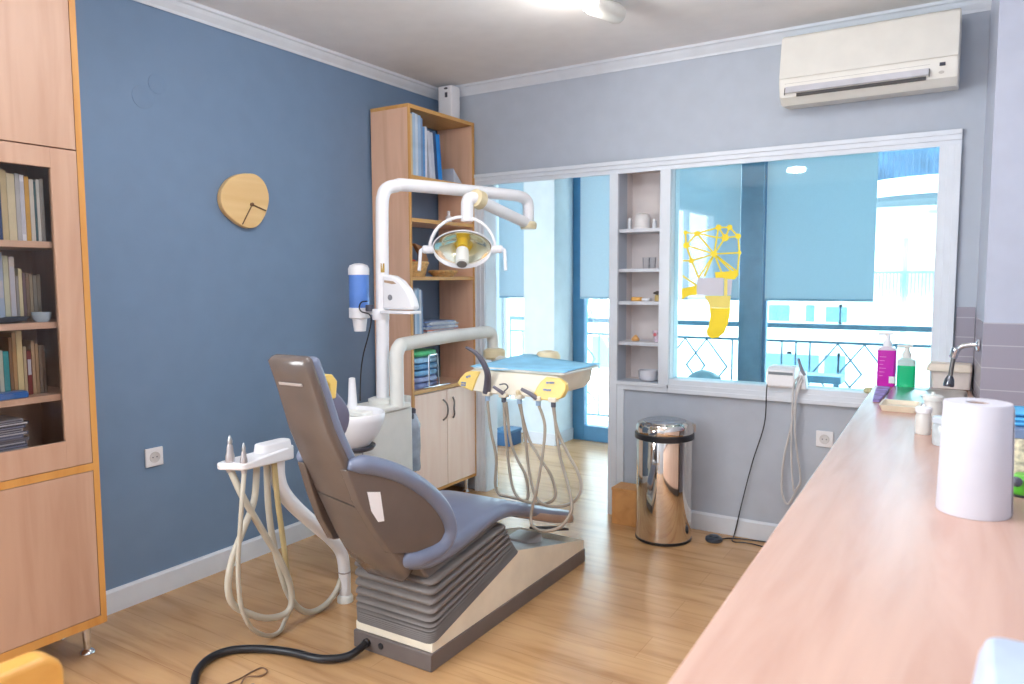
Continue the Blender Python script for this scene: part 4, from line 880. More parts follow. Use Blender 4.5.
# ------------------------------------------------------------------ instrument tray
ty = thing('instrument_tray', (1.31, -1.05, 0.88), 'ivory instrument tray with yellow end panels and hanging hoses over the chair foot', 'instrument tray')
bd = MB(); bd.loft([[(a, b, 0.895) for a, b in rrect(1.14, 1.52, -1.17, -0.88, 0.03)], [(a, b, 0.925) for a, b in rrect(1.11, 1.545, -1.18, -0.865, 0.03)], [(a, b, 0.985) for a, b in rrect(1.10, 1.555, -1.185, -0.86, 0.03)]])
obj('tray_body', bd, M_cream, ty, bevel=0.003)
obj('top_rim', MB().prism(rrect(1.09, 1.575, -1.20, -0.845, 0.02), 'z', 0.986, 0.998), M_plast, ty, bevel=0.003)
fas = [(1.10, 0.985), (1.525, 0.983), (1.560, 0.975), (1.59, 0.955), (1.592, 0.93), (1.575, 0.897), (1.54, 0.882), (1.40, 0.886), (1.25, 0.884), (1.12, 0.890), (1.05, 0.907), (1.035, 0.92), (1.045, 0.942), (1.07, 0.97)]
obj('front_panel', MB().loft([[(a, -1.19, b) for a, b in fas], [(a, -1.225 + (b - 0.93) * 0.25, b) for a, b in fas]]), M_cream, ty, bevel=0.006)
lf_ = [(1.10, 0.980), (1.15, 0.980), (1.135, 0.945), (1.12, 0.890), (1.05, 0.907), (1.031, 0.92), (1.042, 0.943), (1.07, 0.972)]
rt_ = [(1.495, 0.978), (1.56, 0.976), (1.594, 0.956), (1.597, 0.93), (1.578, 0.894), (1.54, 0.879), (1.435, 0.883), (1.455, 0.93), (1.47, 0.955)]
def slab(poly, d): return MB().loft([[(a, -1.20, b) for a, b in poly], [(a, -1.233 + (b - 0.93) * 0.25, b) for a, b in poly]])
lp = obj('control_pad', slab(lf_, 0), M_yel, ty, bevel=0.004); rp = obj('control_pad', slab(rt_, 0), M_yel, ty, bevel=0.004)
M_btn = plain('grey blue button', (132, 148, 186), 0.4)
for par, pts in ((lp, [(1.062, .925), (1.076, .925), (1.062, .914), (1.076, .914), (1.085, .952), (1.097, .957)]), (rp, [(1.507, .955), (1.522, .956), (1.534, .957), (1.497, .925), (1.51, .924), (1.523, .925)])):
    for a, b in pts: obj('button', MB().obox((a, -1.234 + (b - 0.93) * 0.25, b), (1, 0, 0), (0, 1, 0), (0, 0, 1), 0.0052, 0.0035, 0.0038), M_btn, par)
# holders, handpieces, hoses
for i, (x, lean) in enumerate(((1.20, 0), (1.288, 0), (1.37, 0), (1.465, 0), (1.54, 0))):
    obj('holder', MB().obox((x, -1.235, 0.885), (1, 0, 0), (0, 1, 0), (0, 0, 1), 0.019, 0.018, 0.010), M_cream, ty, bevel=0.004)
    obj('hose_coupling', MB().lathe([(0.011, 0), (0.011, 0.02), (0.008, 0.026)], (x, -1.235, 0.853), n=14), M_dark if i in (1, 4) else plain('pale blue coupling', (150, 176, 204), 0.4), ty)
obj('suction_horn', MB().tube([(1.198, -1.24, 0.888), (1.207, -1.245, 0.93), (1.218, -1.262, 0.985), (1.195, -1.272, 1.04), (1.165, -1.282, 1.075), (1.122, -1.292, 1.097)], lambda t_: 0.0145 * (1 - t_) ** 0.6 + 0.004, 14), plain('charcoal plastic', (86, 84, 96), 0.3), ty, angle=70)
for pts, r in (([(1.292, -1.24, 0.89), (1.285, -1.26, 0.905), (1.255, -1.27, 0.925)], 0.010), ([(1.463, -1.245, 0.885), (1.44, -1.26, 0.905), (1.40, -1.27, 0.925)], 0.011), ([(1.37, -1.24, 0.89), (1.368, -1.25, 0.912)], 0.013)):
    obj('handpiece', MB().tube(pts, lambda t_, r=r: r * (1 - 0.35 * t_), 12, 4), plain('grey handpiece', (110, 110, 124), 0.3) if r < .0125 else M_plast2, ty, angle=70)
obj('wire_loop', MB().tube([(1.30, -1.25, 0.905), (1.325, -1.26, 0.925), (1.315, -1.265, 0.94), (1.285, -1.265, 0.935)], 0.003, 8), M_dark, ty)
def seat_top(x, y):
    ys = [a for a, b, c0 in sm]
    if y > ys[-1] or y < ys[0]: return -1
    tab_z = [(a, b + c0) for a, b, c0 in sm]; tab_w = [(a, h[1]) for (a, b, c0), h in zip(sm, wd_)]
    hw = interp(tab_w, y)
    u_ = abs(x - 1.272) / hw
    if u_ > 1.06: return -1
    return interp(tab_z, y) + 0.013 * max(0, 1 - u_ * u_)
def lay(pts, r):
    out = []
    for p_ in smooth_pts(pts, 5):
        zt = seat_top(p_.x, p_.y)
        if zt > 0 and p_.z < zt + r + 0.002: p_.z = zt + r + 0.002
        out.append(p_)
    return out
TA = [(1.20, -1.235, 0.855), (1.218, -1.24, 0.729), (1.245, -1.235, 0.595), (1.24, -1.235, 0.458), (1.289, -1.24, 0.421), (1.379, -1.25, 0.424), (1.415, -1.24, 0.441), (1.399, -1.235, 0.535), (1.357, -1.23, 0.595), (1.319, -1.23, 0.68), (1.300, -1.235, 0.855)]
TB = [(1.288, -1.235, 0.855), (1.301, -1.245, 0.725), (1.325, -1.249, 0.548), (1.35, -1.254, 0.464), (1.395, -1.262, 0.429), (1.47, -1.278, 0.431), (1.544, -1.278, 0.447), (1.565, -1.263, 0.482), (1.538, -1.254, 0.558), (1.47, -1.245, 0.634), (1.411, -1.235, 0.714), (1.368, -1.235, 0.855)]
TC = [(1.374, -1.235, 0.855), (1.405, -1.242, 0.692), (1.428, -1.254, 0.565), (1.47, -1.275, 0.469), (1.527, -1.297, 0.44), (1.612, -1.314, 0.45), (1.682, -1.314, 0.483), (1.704, -1.297, 0.54), (1.674, -1.275, 0.603), (1.625, -1.254, 0.656), (1.565, -1.242, 0.753), (1.538, -1.235, 0.855)]
TD = [(1.467, -1.235, 0.855), (1.51, -1.257, 0.774), (1.521, -1.297, 0.653), (1.518, -1.343, 0.512), (1.506, -1.37, 0.409), (1.535, -1.396, 0.371), (1.602, -1.423, 0.374), (1.657, -1.396, 0.392), (1.689, -1.37, 0.44), (1.684, -1.343, 0.483), (1.637, -1.297, 0.561), (1.578, -1.257, 0.673), (1.542, -1.235, 0.855)]
for P_ in (TA, TB, TC, TD):
    obj('hose', MB().tube(lay(P_, 0.0068), 0.0068, 10, 1), M_hose, ty, angle=70)
# blue bib paper on the tray
bib = thing('bib_paper', (1.33, -1.02, 0.998), 'light blue bib paper spread on top of the instrument tray', 'paper')
m_ = MB(); nx, ny = 14, 8; gr = []
for i in range(nx + 1):
    rowv = []
    for j in range(ny + 1):
        x = 1.085 + 0.49 * i / nx; y = -1.207 + 0.37 * j / ny
        z = 1.0005 + 0.003 * abs(math.sin(i * 1.7 + j * 0.9)) + (0.014 * max(0, 1 - abs(i - 2.5) / 3) if j > 4 else 0) + 0.018 * max(0, (j - 5) / 3) * max(0, 1 - abs(i / nx - 0.3) * 2)
        if j == 0: y += 0.006 * math.sin(i); z = 0.9995 - 0.010 * max(0, math.sin(i * 0.45))
        rowv.append(m_.v((x, y, z)))
    gr.append(rowv)
for i in range(nx):
    for j in range(ny): m_.f([gr[i][j], gr[i + 1][j], gr[i + 1][j + 1], gr[i][j + 1]])
obj('sheet', m_, M_bluepaper, bib, solid=0.0012)

# ------------------------------------------------------------------ bin, box, small floor items
bn_ = thing('waste_bin', (1.67, -0.235, 0), 'tall polished steel waste bin by the grey wall', 'bin')
BC = (1.67, -0.235, 0.0)
obj('bin_body', MB().lathe([(0.146, 0.012), (0.148, 0.02), (0.148, 0.545), (0.146, 0.55)], BC, n=64), M_mirror, bn_)
obj('base_ring', MB().lathe([(0.146, 0.0), (0.15, 0.003), (0.15, 0.014), (0.147, 0.016)], BC, n=64), M_black, bn_)
obj('rubber_band', MB().lathe([(0.149, 0.548), (0.157, 0.552), (0.157, 0.578), (0.15, 0.582)], BC, n=64), M_black, bn_)
ld = obj('lid', MB().lathe([(0.151, 0.582), (0.154, 0.59), (0.152, 0.615), (0.142, 0.633), (0.125, 0.640), (0.118, 0.637), (0.115, 0.641), (0.06, 0.644), (0.0, 0.645)], BC, n=64), M_mirror, bn_)
obj('lid_insert', MB().lathe([(0.112, 0.6412), (0.112, 0.6445), (0.105, 0.647), (0, 0.6475)], BC, n=48), plain('grey satin lid', (168, 176, 186), 0.25, 0.6), ld)
obj('hinge', MB().obox((1.79, -0.135, 0.60), (0.77, 0.64, 0), (-0.64, 0.77, 0), (0, 0, 1), 0.012, 0.025, 0.022), M_steel, bn_, bevel=0.003)
wb = thing('wooden_box', (1.43, -0.09, 0), 'low wooden box on the floor between doorway post and steel bin', 'box')
obj('box_body', MB().box(1.334, 1.50, -0.163, -0.03, 0, 0.192), wood('oak veneer', (208, 154, 96), (194, 138, 80), 'y', 0.45), wb, bevel=0.002)
obj('lid', MB().box(1.332, 1.502, -0.165, -0.028, 0.193, 0.211), wood('oak veneer', (208, 154, 96), (194, 138, 80), 'y', 0.45), wb, bevel=0.002)
pk = thing('foot_switch', (1.92, -0.14, 0), 'round black foot switch on the floor right of the bin', 'switch')
obj('body', MB().lathe([(0.04, 0), (0.045, 0.006), (0.043, 0.02), (0.03, 0.026), (0, 0.028)], (1.922, -0.15, 0), n=28), plain('dark slate plastic', (54, 62, 74), 0.4), pk)
obj('pedal', MB().lathe([(0.026, 0.0265), (0.024, 0.031), (0, 0.032)], (1.922, -0.15, 0), n=24), plain('dark slate plastic', (54, 62, 74), 0.4), pk)
obj('cord', MB().tube([(1.955, -0.125, 0.008), (1.975, -0.085, 0.005), (2.03, -0.06, 0.005), (2.08, -0.05, 0.005), (2.17, -0.035, 0.005), (2.35, -0.03, 0.005)], 0.0035, 8), M_black, pk)

# scaler on the window sill with cords
sd = thing('scaler_unit', (2.22, -0.02, 0.834), 'small white scaler unit on the window sill', 'dental device')
obj('body', MB().prism([(0.095, 0.8345), (-0.045, 0.8345), (-0.055, 0.845), (-0.05, 0.925), (-0.02, 0.940), (0.085, 0.94)], 'x', 2.152, 2.29), M_wplast, sd, bevel=0.005)
obj('display', MB().box(2.162, 2.282, -0.0535, -0.048, 0.903, 0.917), plain('grey display', (120, 130, 138), 0.3), sd)
hk = thing('handpiece_holder', (2.315, -0.02, 0.834), 'white handpiece rest with cords beside the scaler unit', 'holder')
obj('rest', MB().loft([[(a, b, 0.8345) for a, b in rrect(2.295, 2.348, -0.05, 0.02, 0.012)], [(a, b, 0.925) for a, b in rrect(2.305, 2.338, -0.04, 0.01, 0.01)]]), M_wplast, hk, bevel=0.004)
obj('handpiece', MB().tube([(2.332, -0.03, 0.905), (2.318, -0.035, 0.945), (2.305, -0.04, 0.99)], lambda t_: 0.012 - 0.006 * t_, 12, 4), plain('grey blue handpiece', (130, 136, 150), 0.35), hk)
obj('cord', MB().tube([(2.325, -0.047, 0.905), (2.310, -0.062, 0.86), (2.302, -0.06, 0.779), (2.30, -0.05, 0.623), (2.313, -0.04, 0.495), (2.331, -0.035, 0.366), (2.313, -0.035, 0.312), (2.271, -0.035, 0.226), (2.239, -0.035, 0.30), (2.245, -0.035, 0.46), (2.276, -0.045, 0.621), (2.297, -0.056, 0.752), (2.318, -0.06, 0.855), (2.330, -0.047, 0.885)], 0.0055, 8), plain('translucent cord', (206, 206, 206), 0.4), hk, angle=70)
obj('cord', MB().tube([(2.315, -0.047, 0.905), (2.290, -0.062, 0.86), (2.286, -0.06, 0.75), (2.284, -0.05, 0.55), (2.288, -0.04, 0.40), (2.30, -0.04, 0.30)], 0.005, 8), plain('translucent cord', (206, 206, 206), 0.4), hk, angle=70)
obj('cord', MB().tube([(2.158, -0.058, 0.85), (2.156, -0.062, 0.80), (2.143, -0.035, 0.632), (2.086, -0.028, 0.427), (2.038, -0.026, 0.213), (2.0, -0.03, 0.02), (2.006, -0.10, 0.004), (2.03, -0.118, 0.004), (2.06, -0.105, 0.004), (2.12, -0.10, 0.004), (2.22, -0.13, 0.004)], 0.003, 8), M_black, sd)

# ------------------------------------------------------------------ yellow tooth decal on the window
def flat(poly, y0=0.0455, y1=0.0498): return MB().prism(poly, 'y', y0, y1)
dc = thing('tooth_decal', (1.82, 0.048, 1.07), 'yellow tooth shaped decal with network lines on the inner window', 'decal')
nodes = [(1.673, 1.654, .012), (1.738, 1.647, .015), (1.858, 1.675, .016), (1.918, 1.673, .015), (1.964, 1.624, .015), (1.895, 1.618, .020), (1.679, 1.583, .018), (1.837, 1.532, .017), (1.71, 1.498, .016), (1.973, 1.536, .010), (1.965, 1.433, .006), (1.849, 1.621, .008), (1.752, 1.404, .005), (1.742, 1.36, .005), (1.660, 1.415, .004), (1.660, 1.499, .005), (1.785, 1.414, .005), (1.88, 1.43, .005), (1.93, 1.44, .005)]
for k2, (x, z, r) in enumerate(nodes): obj('node', MB().lathe([(r, 0), (r, 0.0042)], (x, 0.0456 + 0.00003 * k2, z), (0, 1, 0), n=14), M_decal, dc)
ln = MB()
for a, b in ((0, 1), (1, 2), (2, 3), (3, 4), (4, 9), (9, 10), (0, 6), (6, 8), (8, 12), (1, 6), (1, 11), (2, 11), (11, 5), (2, 5), (3, 5), (5, 4), (7, 1), (7, 6), (7, 8), (7, 11), (7, 5), (7, 9), (7, 12), (7, 16), (7, 17), (7, 18), (8, 15), (13, 14), (7, 10)):
    A_, B_ = Vector((nodes[a][0], 0.0480, nodes[a][1])), Vector((nodes[b][0], 0.0480, nodes[b][1]))
    d = B_ - A_; s_d = Vector((d.z, 0, -d.x))
    ln.obox((A_ + B_) / 2, d, (0, 1, 0), s_d, d.length / 2, 0.0016, 0.0042)
obj('links', ln, M_decal, dc)
obj('crown_edge', flat([(1.842, 1.434), (1.9, 1.436), (1.965, 1.443), (1.971, 1.418), (1.951, 1.393), (1.848, 1.401)], 0.0457, 0.0495), M_decal, dc)
obj('crown_edge', flat([(1.658, 1.343), (1.742, 1.362), (1.743, 1.309), (1.695, 1.304), (1.659, 1.282)], 0.0457, 0.0495), M_decal, dc)
ro = [(1.786, 1.304), (1.93, 1.305), (1.93, 1.24), (1.817, 1.237), (1.813, 1.258)]
obj('root_top', flat(ro, 0.0457, 0.0495), M_decalp, dc)
obj('root', flat([(1.817, 1.2365), (1.93, 1.2395), (1.929, 1.208), (1.92, 1.156), (1.9, 1.103), (1.869, 1.076), (1.833, 1.07), (1.806, 1.084), (1.802, 1.111), (1.815, 1.142), (1.822, 1.195)], 0.0457, 0.0495), M_decal, dc)
obj('root_link', flat([(1.895, 1.395), (1.912, 1.395), (1.912, 1.3055), (1.895, 1.3055)], 0.0457, 0.0495), M_decalp, dc)
pn_ = thing('white_rect', (1.84, 0.044, 1.305), 'flat white rectangle over the yellow tooth decal', 'notice')
obj('sheet', flat([(1.745, 1.402), (1.891, 1.402), (1.891, 1.307), (1.745, 1.307)], 0.0435, 0.0449), M_paper, pn_)  # plain white rectangle laid over the decal, with a narrow strip beside it
obj('tab', flat([(1.914, 1.393), (1.939, 1.393), (1.934, 1.309), (1.914, 1.309)], 0.0435, 0.0449), M_paper, pn_)

# ------------------------------------------------------------------ niche items
d_ = thing('plaster_model', (1.40, 0.10, 1.684), 'white rounded plaster model on the topmost niche shelf', 'dental model')
obj('base', MB().prism(rrect(1.352, 1.447, 0.05, 0.14, 0.03), 'z', 1.6842, 1.70), plain('plaster', (226, 222, 220), 0.7), d_, bevel=0.003)
obj('dome', MB().lathe([(0.046, 0), (0.046, 0.04), (0.038, 0.068), (0.02, 0.078), (0, 0.08)], (1.40, 0.095, 1.70), n=24), plain('plaster', (226, 222, 220), 0.7), d_)
for x, r, h, lb in ((1.322, .012, .055, 'narrow clear vial left of the plaster model in the niche'), (1.475, .014, .045, 'small clear vial right of the plaster model in the niche')):
    v_ = thing('glass_vial', (x, 0.09, 1.684), lb, 'vial')
    obj('vial', MB().lathe([(r, 0), (r, h)], (x, 0.09, 1.6842), n=16), plain('pale vial', (214, 218, 224), 0.15), v_)
    obj('stopper', MB().lathe([(r * 0.8, h), (r * 0.8, h + .012)], (x, 0.09, 1.6842), n=16), M_wplast, v_)
for x, y, lb in ((1.415, 0.12, 'clear glass tumbler on the second niche shelf, left one'), (1.462, 0.10, 'clear glass tumbler on the second niche shelf, right one')):
    tag(obj('glass_tumbler', MB().lathe([(0.018, 0), (0.023, 0.065), (0.0215, 0.065), (0.017, 0.004), (0, 0.004)], (x, y, 1.4572), n=20, cap=False), thin_glass('tumbler glass', (248, 249, 250), 0.5)), lb, 'glass', 'tumblers in the niche')
den = thing('denture_model', (1.39, 0.09, 1.27), 'denture model in orange and white on the third niche shelf', 'dental model')
obj('gum_base', MB().prism(rrect(1.345, 1.405, 0.05, 0.12, 0.02), 'z', 1.2702, 1.292), plain('orange wax', (232, 176, 92), 0.5), den, bevel=0.005)
obj('tooth_row', MB().prism(rrect(1.41, 1.462, 0.05, 0.115, 0.02), 'z', 1.2702, 1.288), M_wplast, den, bevel=0.005)
br_ = thing('figurine', (1.50, 0.09, 1.27), 'tiny dark topped figurine at the right of the third niche shelf', 'figurine')
obj('body', MB().lathe([(0.018, 0), (0.016, 0.03), (0.012, 0.036)], (1.503, 0.08, 1.2702), n=16), plain('ochre ceramic', (196, 168, 104), 0.4), br_)
obj('top', MB().lathe([(0.006, 0.036), (0.026, 0.044), (0.024, 0.05), (0.006, 0.058)], (1.503, 0.08, 1.2702), n=16), plain('charcoal ceramic', (70, 66, 64), 0.4), br_)
sh_ = thing('orange_ornament', (1.36, 0.09, 1.035), 'small orange ornament at the left of the lowest niche shelf', 'ornament')
obj('ornament_body', MB().lathe([(0.02, 0), (0.026, 0.008), (0.018, 0.02), (0.006, 0.034), (0, 0.036)], (1.365, 0.09, 1.0352), n=14), plain('orange glaze', (230, 176, 112), 0.4), sh_)
mg = thing('patterned_cup', (1.50, 0.09, 1.035), 'small cup with a red and blue pattern on the lowest niche shelf', 'cup')
obj('cup_body', MB().lathe([(0.018, 0), (0.026, 0.065), (0.0245, 0.065), (0.016, 0.004), (0, 0.004)], (1.503, 0.08, 1.0352), n=22, cap=False), plain('patterned china', (206, 190, 204), 0.3, var=0.22, scale=34), mg)
obj('motif', MB().lathe([(0.010, 0), (0.010, 0.0015)], (1.499, 0.0545, 1.078), (0, -1, 0.1), n=12), plain('red motif', (186, 70, 80), 0.4), mg)
tag(obj('ceramic_bowl', MB().lathe([(0.038, 0), (0.052, 0.006), (0.058, 0.03), (0.059, 0.062), (0.055, 0.062), (0.052, 0.03), (0.04, 0.012), (0, 0.01)], (1.452, 0.085, 0.8052), n=32, cap=False), plain('white ceramic', (214, 216, 224), 0.3)), 'white ceramic bowl at the bottom of the wall niche', 'bowl')

# ------------------------------------------------------------------ air conditioner
ac = thing('air_conditioner', (2.6, -0.1, 2.24), 'cream wall mounted air conditioner above the window', 'air conditioner')
acp = [(-0.002, 2.245), (-0.16, 2.232), (-0.205, 2.262), (-0.225, 2.33), (-0.215, 2.40), (-0.185, 2.548), (-0.17, 2.556), (-0.002, 2.556)]
M_ac = plain('aged cream plastic', (226, 224, 216), 0.4, var=0.015)
obj('casing', MB().prism(acp, 'x', 2.215, 2.957), M_ac, ac, bevel=0.008, seg=3)
obj('front_panel', MB().prism([(-0.228, 2.345), (-0.231, 2.345), (-0.221, 2.405), (-0.194, 2.54), (-0.187, 2.54), (-0.214, 2.40)], 'x', 2.218, 2.954), M_ac, ac, bevel=0.002)
vf = Vector((0, -0.068, -0.020)).normalized(); vu = Vector((0, -0.020, 0.068)).normalized()
obj('louvre', MB().obox((2.545, -0.2175, 2.298), (1, 0, 0), (0, -0.959, 0.282), (0, -0.282, -0.959), 0.30, 0.004, 0.021), plain('grey louvre', (198, 198, 204), 0.4), ac, bevel=0.002)
obj('air_slot', MB().obox((2.565, -0.2095, 2.268), (1, 0, 0), (0, -0.959, 0.282), (0, -0.282, -0.959), 0.27, 0.004, 0.007), plain('dark slot grey', (86, 84, 84), 0.5), ac)  # dark grey strip under the louvre, same grey as its outline
obj('slot_frame', MB().obox((2.545, -0.2185, 2.322), (1, 0, 0), (0, -0.959, 0.282), (0, -0.282, -0.959), 0.303, 0.004, 0.0018).obox((2.243, -0.2165, 2.296), (1, 0, 0), (0, -0.959, 0.282), (0, -0.282, -0.959), 0.0018, 0.004, 0.026).obox((2.847, -0.2165, 2.296), (1, 0, 0), (0, -0.959, 0.282), (0, -0.282, -0.959), 0.0018, 0.004, 0.026), plain('dark slot grey', (86, 84, 84), 0.5), ac)
obj('display', MB().obox((2.896, -0.222, 2.318), (1, 0, 0), (0, -0.96, 0.28), (0, -0.28, -0.96), 0.011, 0.003, 0.008), M_dark, ac)
obj('brand_badge', MB().lathe([(0.011, 0), (0.011, 0.002), (0.008, 0.002), (0.008, 0.0005)], (2.893, -0.2125, 2.285), (0, -0.96, -0.2), n=18, sy=0.6), plain('badge grey', (186, 182, 174), 0.4), ac)

# ------------------------------------------------------------------ ceiling spot lamp
cl_ = thing('ceiling_spotlight', (1.62, -0.93, H), 'grey ceiling spotlight with glowing bulb above the room', 'ceiling lamp')
obj('mount', MB().lathe([(0.055, 0), (0.055, 0.018), (0.04, 0.022)], (1.62, -0.98, H - 0.0225), n=28), M_plast, cl_)
dirc = (Vector((1.66, -0.83, 2.585)) - Vector((1.58, -1.06, 2.595))).normalized()
obj('shade', MB().lathe([(0.030, -0.01), (0.043, 0.0), (0.045, 0.15), (0.038, 0.175), (0.0, 0.18)], Vector((1.6, -1.0, 2.582)), dirc, n=28), plain('silver grey shade', (196, 196, 192), 0.35), cl_)
obj('bulb', MB().lathe([(0.02, -0.05), (0.036, -0.025), (0.036, 0.0), (0.028, 0.01)], Vector((1.6, -1.0, 2.582)), dirc, n=20), glow('warm bulb', (255, 250, 240), 12.0), cl_)

# ------------------------------------------------------------------ worktop and things on it
ZC = 0.885
ct = obj('countertop', MB().prism([(2.758, -3.75), (2.662, -0.034), (3.055, -0.034), (3.0845, -0.4595), (XR - 0.002, -0.4595), (XR - 0.002, -3.75)], 'z', ZC - 0.038, ZC), M_count, bevel=0.004)
tag(ct, 'long pink beech worktop along the right side of the room', 'worktop')
for i, (y0, y1) in enumerate(((-3.70, -2.65), (-2.64, -1.60), (-1.59, -0.5))):
    bcab = thing('base_cabinet', (3.2, (y0 + y1) / 2, 0), 'beech base cabinet under the worktop, %s from the window end' % ['third', 'second', 'first'][i], 'cabinet', 'base cabinets under the worktop')
    obj('carcass', MB().box(2.80, XR - 0.01, y0, y1, 0.10, ZC - 0.0385), M_beech, bcab)
    obj('kickboard', MB().box(2.86, XR - 0.01, y0, y1, 0.0, 0.0995), M_plinth, bcab)
    ym = (y0 + y1) / 2
    for a, b in ((y0 + 0.003, ym - 0.002), (ym + 0.002, y1 - 0.003)):
        d = obj('door', MB().box(2.782, 2.7995, a, b, 0.11, 0.835), M_door, bcab, bevel=0.0015)
        obj('handle', MB().tube([(2.781, (a + b) / 2 - 0.05, 0.76), (2.76, (a + b) / 2 - 0.04, 0.76), (2.76, (a + b) / 2 + 0.04, 0.76), (2.781, (a + b) / 2 + 0.05, 0.76)], 0.005, 8, 3), M_steel, d)
# sink
sk = thing('steel_sink', (2.9, -0.4, ZC), 'inset stainless steel sink at the window end of the worktop', 'sink')
rim = MB(); x0, x1, y0, y1 = 2.745, 3.045, -0.60, -0.10
rim.loft([[(a, b, ZC + 0.0005) for a, b in rrect(x0, x1, y0, y1, 0.03)], [(a, b, ZC + 0.006) for a, b in rrect(x0 + 0.004, x1 - 0.004, y0 + 0.004, y1 - 0.004, 0.03)], [(a, b, ZC + 0.006) for a, b in rrect(x0 + 0.05, x1 - 0.05, y0 + 0.05, y1 - 0.06, 0.05)], [(a, b, ZC + 0.0012) for a, b in rrect(x0 + 0.058, x1 - 0.058, y0 + 0.058, y1 - 0.068, 0.05)]])
obj('basin', rim, M_steel, sk, angle=50)
obj('drain', MB().lathe([(0.03, 0.0012), (0.03, 0.004), (0.024, 0.0045), (0, 0.003)], (2.9, -0.35, ZC + 0.0012), n=20), M_chrome, sk)
tp = thing('faucet', (3.05, -0.35, 1.1), 'chrome wall faucet with hanging spray hose over the sink', 'faucet')
obj('wall_flange', MB().lathe([(0.026, 0), (0.026, 0.006), (0.016, 0.012)], (3.0795, -0.36, 1.116), (-1, 0, 0), n=20), M_chrome, tp)
obj('spout', MB().tube([(3.074, -0.36, 1.116), (3.053, -0.357, 1.118), (3.021, -0.352, 1.111), (3.002, -0.35, 1.094), (2.993, -0.35, 1.074)], 0.0105, 14), M_chrome, tp, angle=70)
obj('swivel', MB().lathe([(0.014, 0), (0.0165, 0.006), (0.0165, 0.04), (0.012, 0.046)], (2.987, -0.35, 1.058), (0.25, 0, 1), n=20), M_chrome, tp)
obj('spray_hose', MB().tube([(2.989, -0.35, 1.06), (2.984, -0.35, 1.02), (2.980, -0.35, 0.975)], 0.009, 12, 4), plain('grey ribbed hose', (120, 118, 118), 0.3, 0.6), tp, angle=70)
obj('spray_head', MB().lathe([(0.020, 0), (0.021, 0.008), (0.018, 0.03), (0.011, 0.046)], (2.975, -0.35, 0.936), (0.1, 0, 1), n=20), plain('dark chrome', (110, 112, 120), 0.15, 0.9), tp)
# pump bottles
def pump(name, label, x, y, w_, d_, h, mat_b, fill, rim_m, hh, headw):
    t_ = thing(name, (x, y, ZC), label, 'pump bottle', 'pump bottles by the sink')
    z = ZC + 0.0004
    b = MB(); b.loft([[(x + a, y + c0, z) for a, c0 in rrect(-w_ * .93, w_ * .93, -d_ * .93, d_ * .93, d_ * .6)], [(x + a, y + c0, z + 0.006) for a, c0 in rrect(-w_, w_, -d_, d_, d_ * .6)], [(x + a, y + c0, z + fill) for a, c0 in rrect(-w_, w_, -d_, d_, d_ * .6)]])
    obj('bottle_body', b, mat_b, t_)
    s = MB(); s.loft([[(x + a, y + c0, z + fill + .0002) for a, c0 in rrect(-w_, w_, -d_, d_, d_ * .6)], [(x + a, y + c0, z + h * .93) for a, c0 in rrect(-w_, w_, -d_, d_, d_ * .6)], [(x + a, y + c0, z + h) for a, c0 in rrect(-w_ * .5, w_ * .5, -d_ * .6, d_ * .6, d_ * .35)]])
    obj('shoulder', s, rim_m, t_)
    obj('collar', MB().lathe([(0.019, 0), (0.019, 0.02), (0.012, 0.03), (0.010, hh - .012)], (x, y, z + h), n=20), M_plast if name == 'soap_bottle' else M_wplast, t_)
    obj('pump_head', MB().obox((x - headw * 0.3, y, z + h + hh - 0.006), (1, 0, 0.04), (0, 1, 0), (0, 0, 1), headw, 0.010, 0.006), M_plast if name == 'soap_bottle' else M_wplast, t_, bevel=0.003)
    return t_, z
t_, z = pump('disinfectant_bottle', 'magenta pump bottle by the window end of the worktop', 2.713, -0.085, 0.040, 0.026, 0.19, plain('magenta liquid', (206, 40, 184), 0.25, var=0.05), 0.172, plain('clear neck', (226, 214, 228), 0.2), 0.064, 0.032)
obj('barcode_label', MB().box(2.726, 2.751, -0.1128, -0.1115, ZC + 0.018, ZC + 0.05), M_wplast, t_)
for k2 in range(6): obj('print_line', MB().box(2.684, 2.70 + 0.006 * (k2 % 3), -0.1126, -0.1115, ZC + 0.05 + 0.018 * k2, ZC + 0.0525 + 0.018 * k2), plain('pale pink print', (232, 130, 220), 0.4), t_)
pump('soap_bottle', 'bright green pump bottle beside the magenta one', 2.797, -0.10, 0.038, 0.026, 0.14, plain('green liquid', (20, 196, 130), 0.2, var=0.04), 0.105, plain('clear pale plastic', (200, 226, 220), 0.15), 0.060, 0.032)
fo = thing('folded_cloth', (2.73, -0.62, ZC), 'folded purple and blue patterned cloth at the left edge of the sink', 'cloth')
obj('fold', MB().loft([[(2.712, -0.62, ZC + .0005), (2.738, -0.62, ZC + .0005), (2.738, -0.62, ZC + .010), (2.712, -0.62, ZC + .012)], [(2.69, -0.30, ZC + .0005), (2.742, -0.30, ZC + .0005), (2.742, -0.30, ZC + .014), (2.69, -0.30, ZC + .012)], [(2.684, -0.17, ZC + .0005), (2.737, -0.17, ZC + .0005), (2.737, -0.17, ZC + .010), (2.684, -0.17, ZC + .010)]]), plain('purple blue print cloth', (150, 130, 190), 0.6, var=0.3, scale=16), fo, bevel=0.003)
tag(obj('cream_tray', MB().loft([[(a, b, ZC + 0.0005) for a, b in rrect(2.765, 2.885, -0.83, -0.68, 0.015)], [(a, b, ZC + 0.024) for a, b in rrect(2.755, 2.895, -0.84, -0.67, 0.015)], [(a, b, ZC + 0.024) for a, b in rrect(2.763, 2.887, -0.832, -0.678, 0.012)], [(a, b, ZC + 0.008) for a, b in rrect(2.77, 2.88, -0.825, -0.685, 0.012)]]), plain('cream melamine', (226, 214, 190), 0.4), smooth=False), 'low cream tray in front of the steel sink', 'tray')
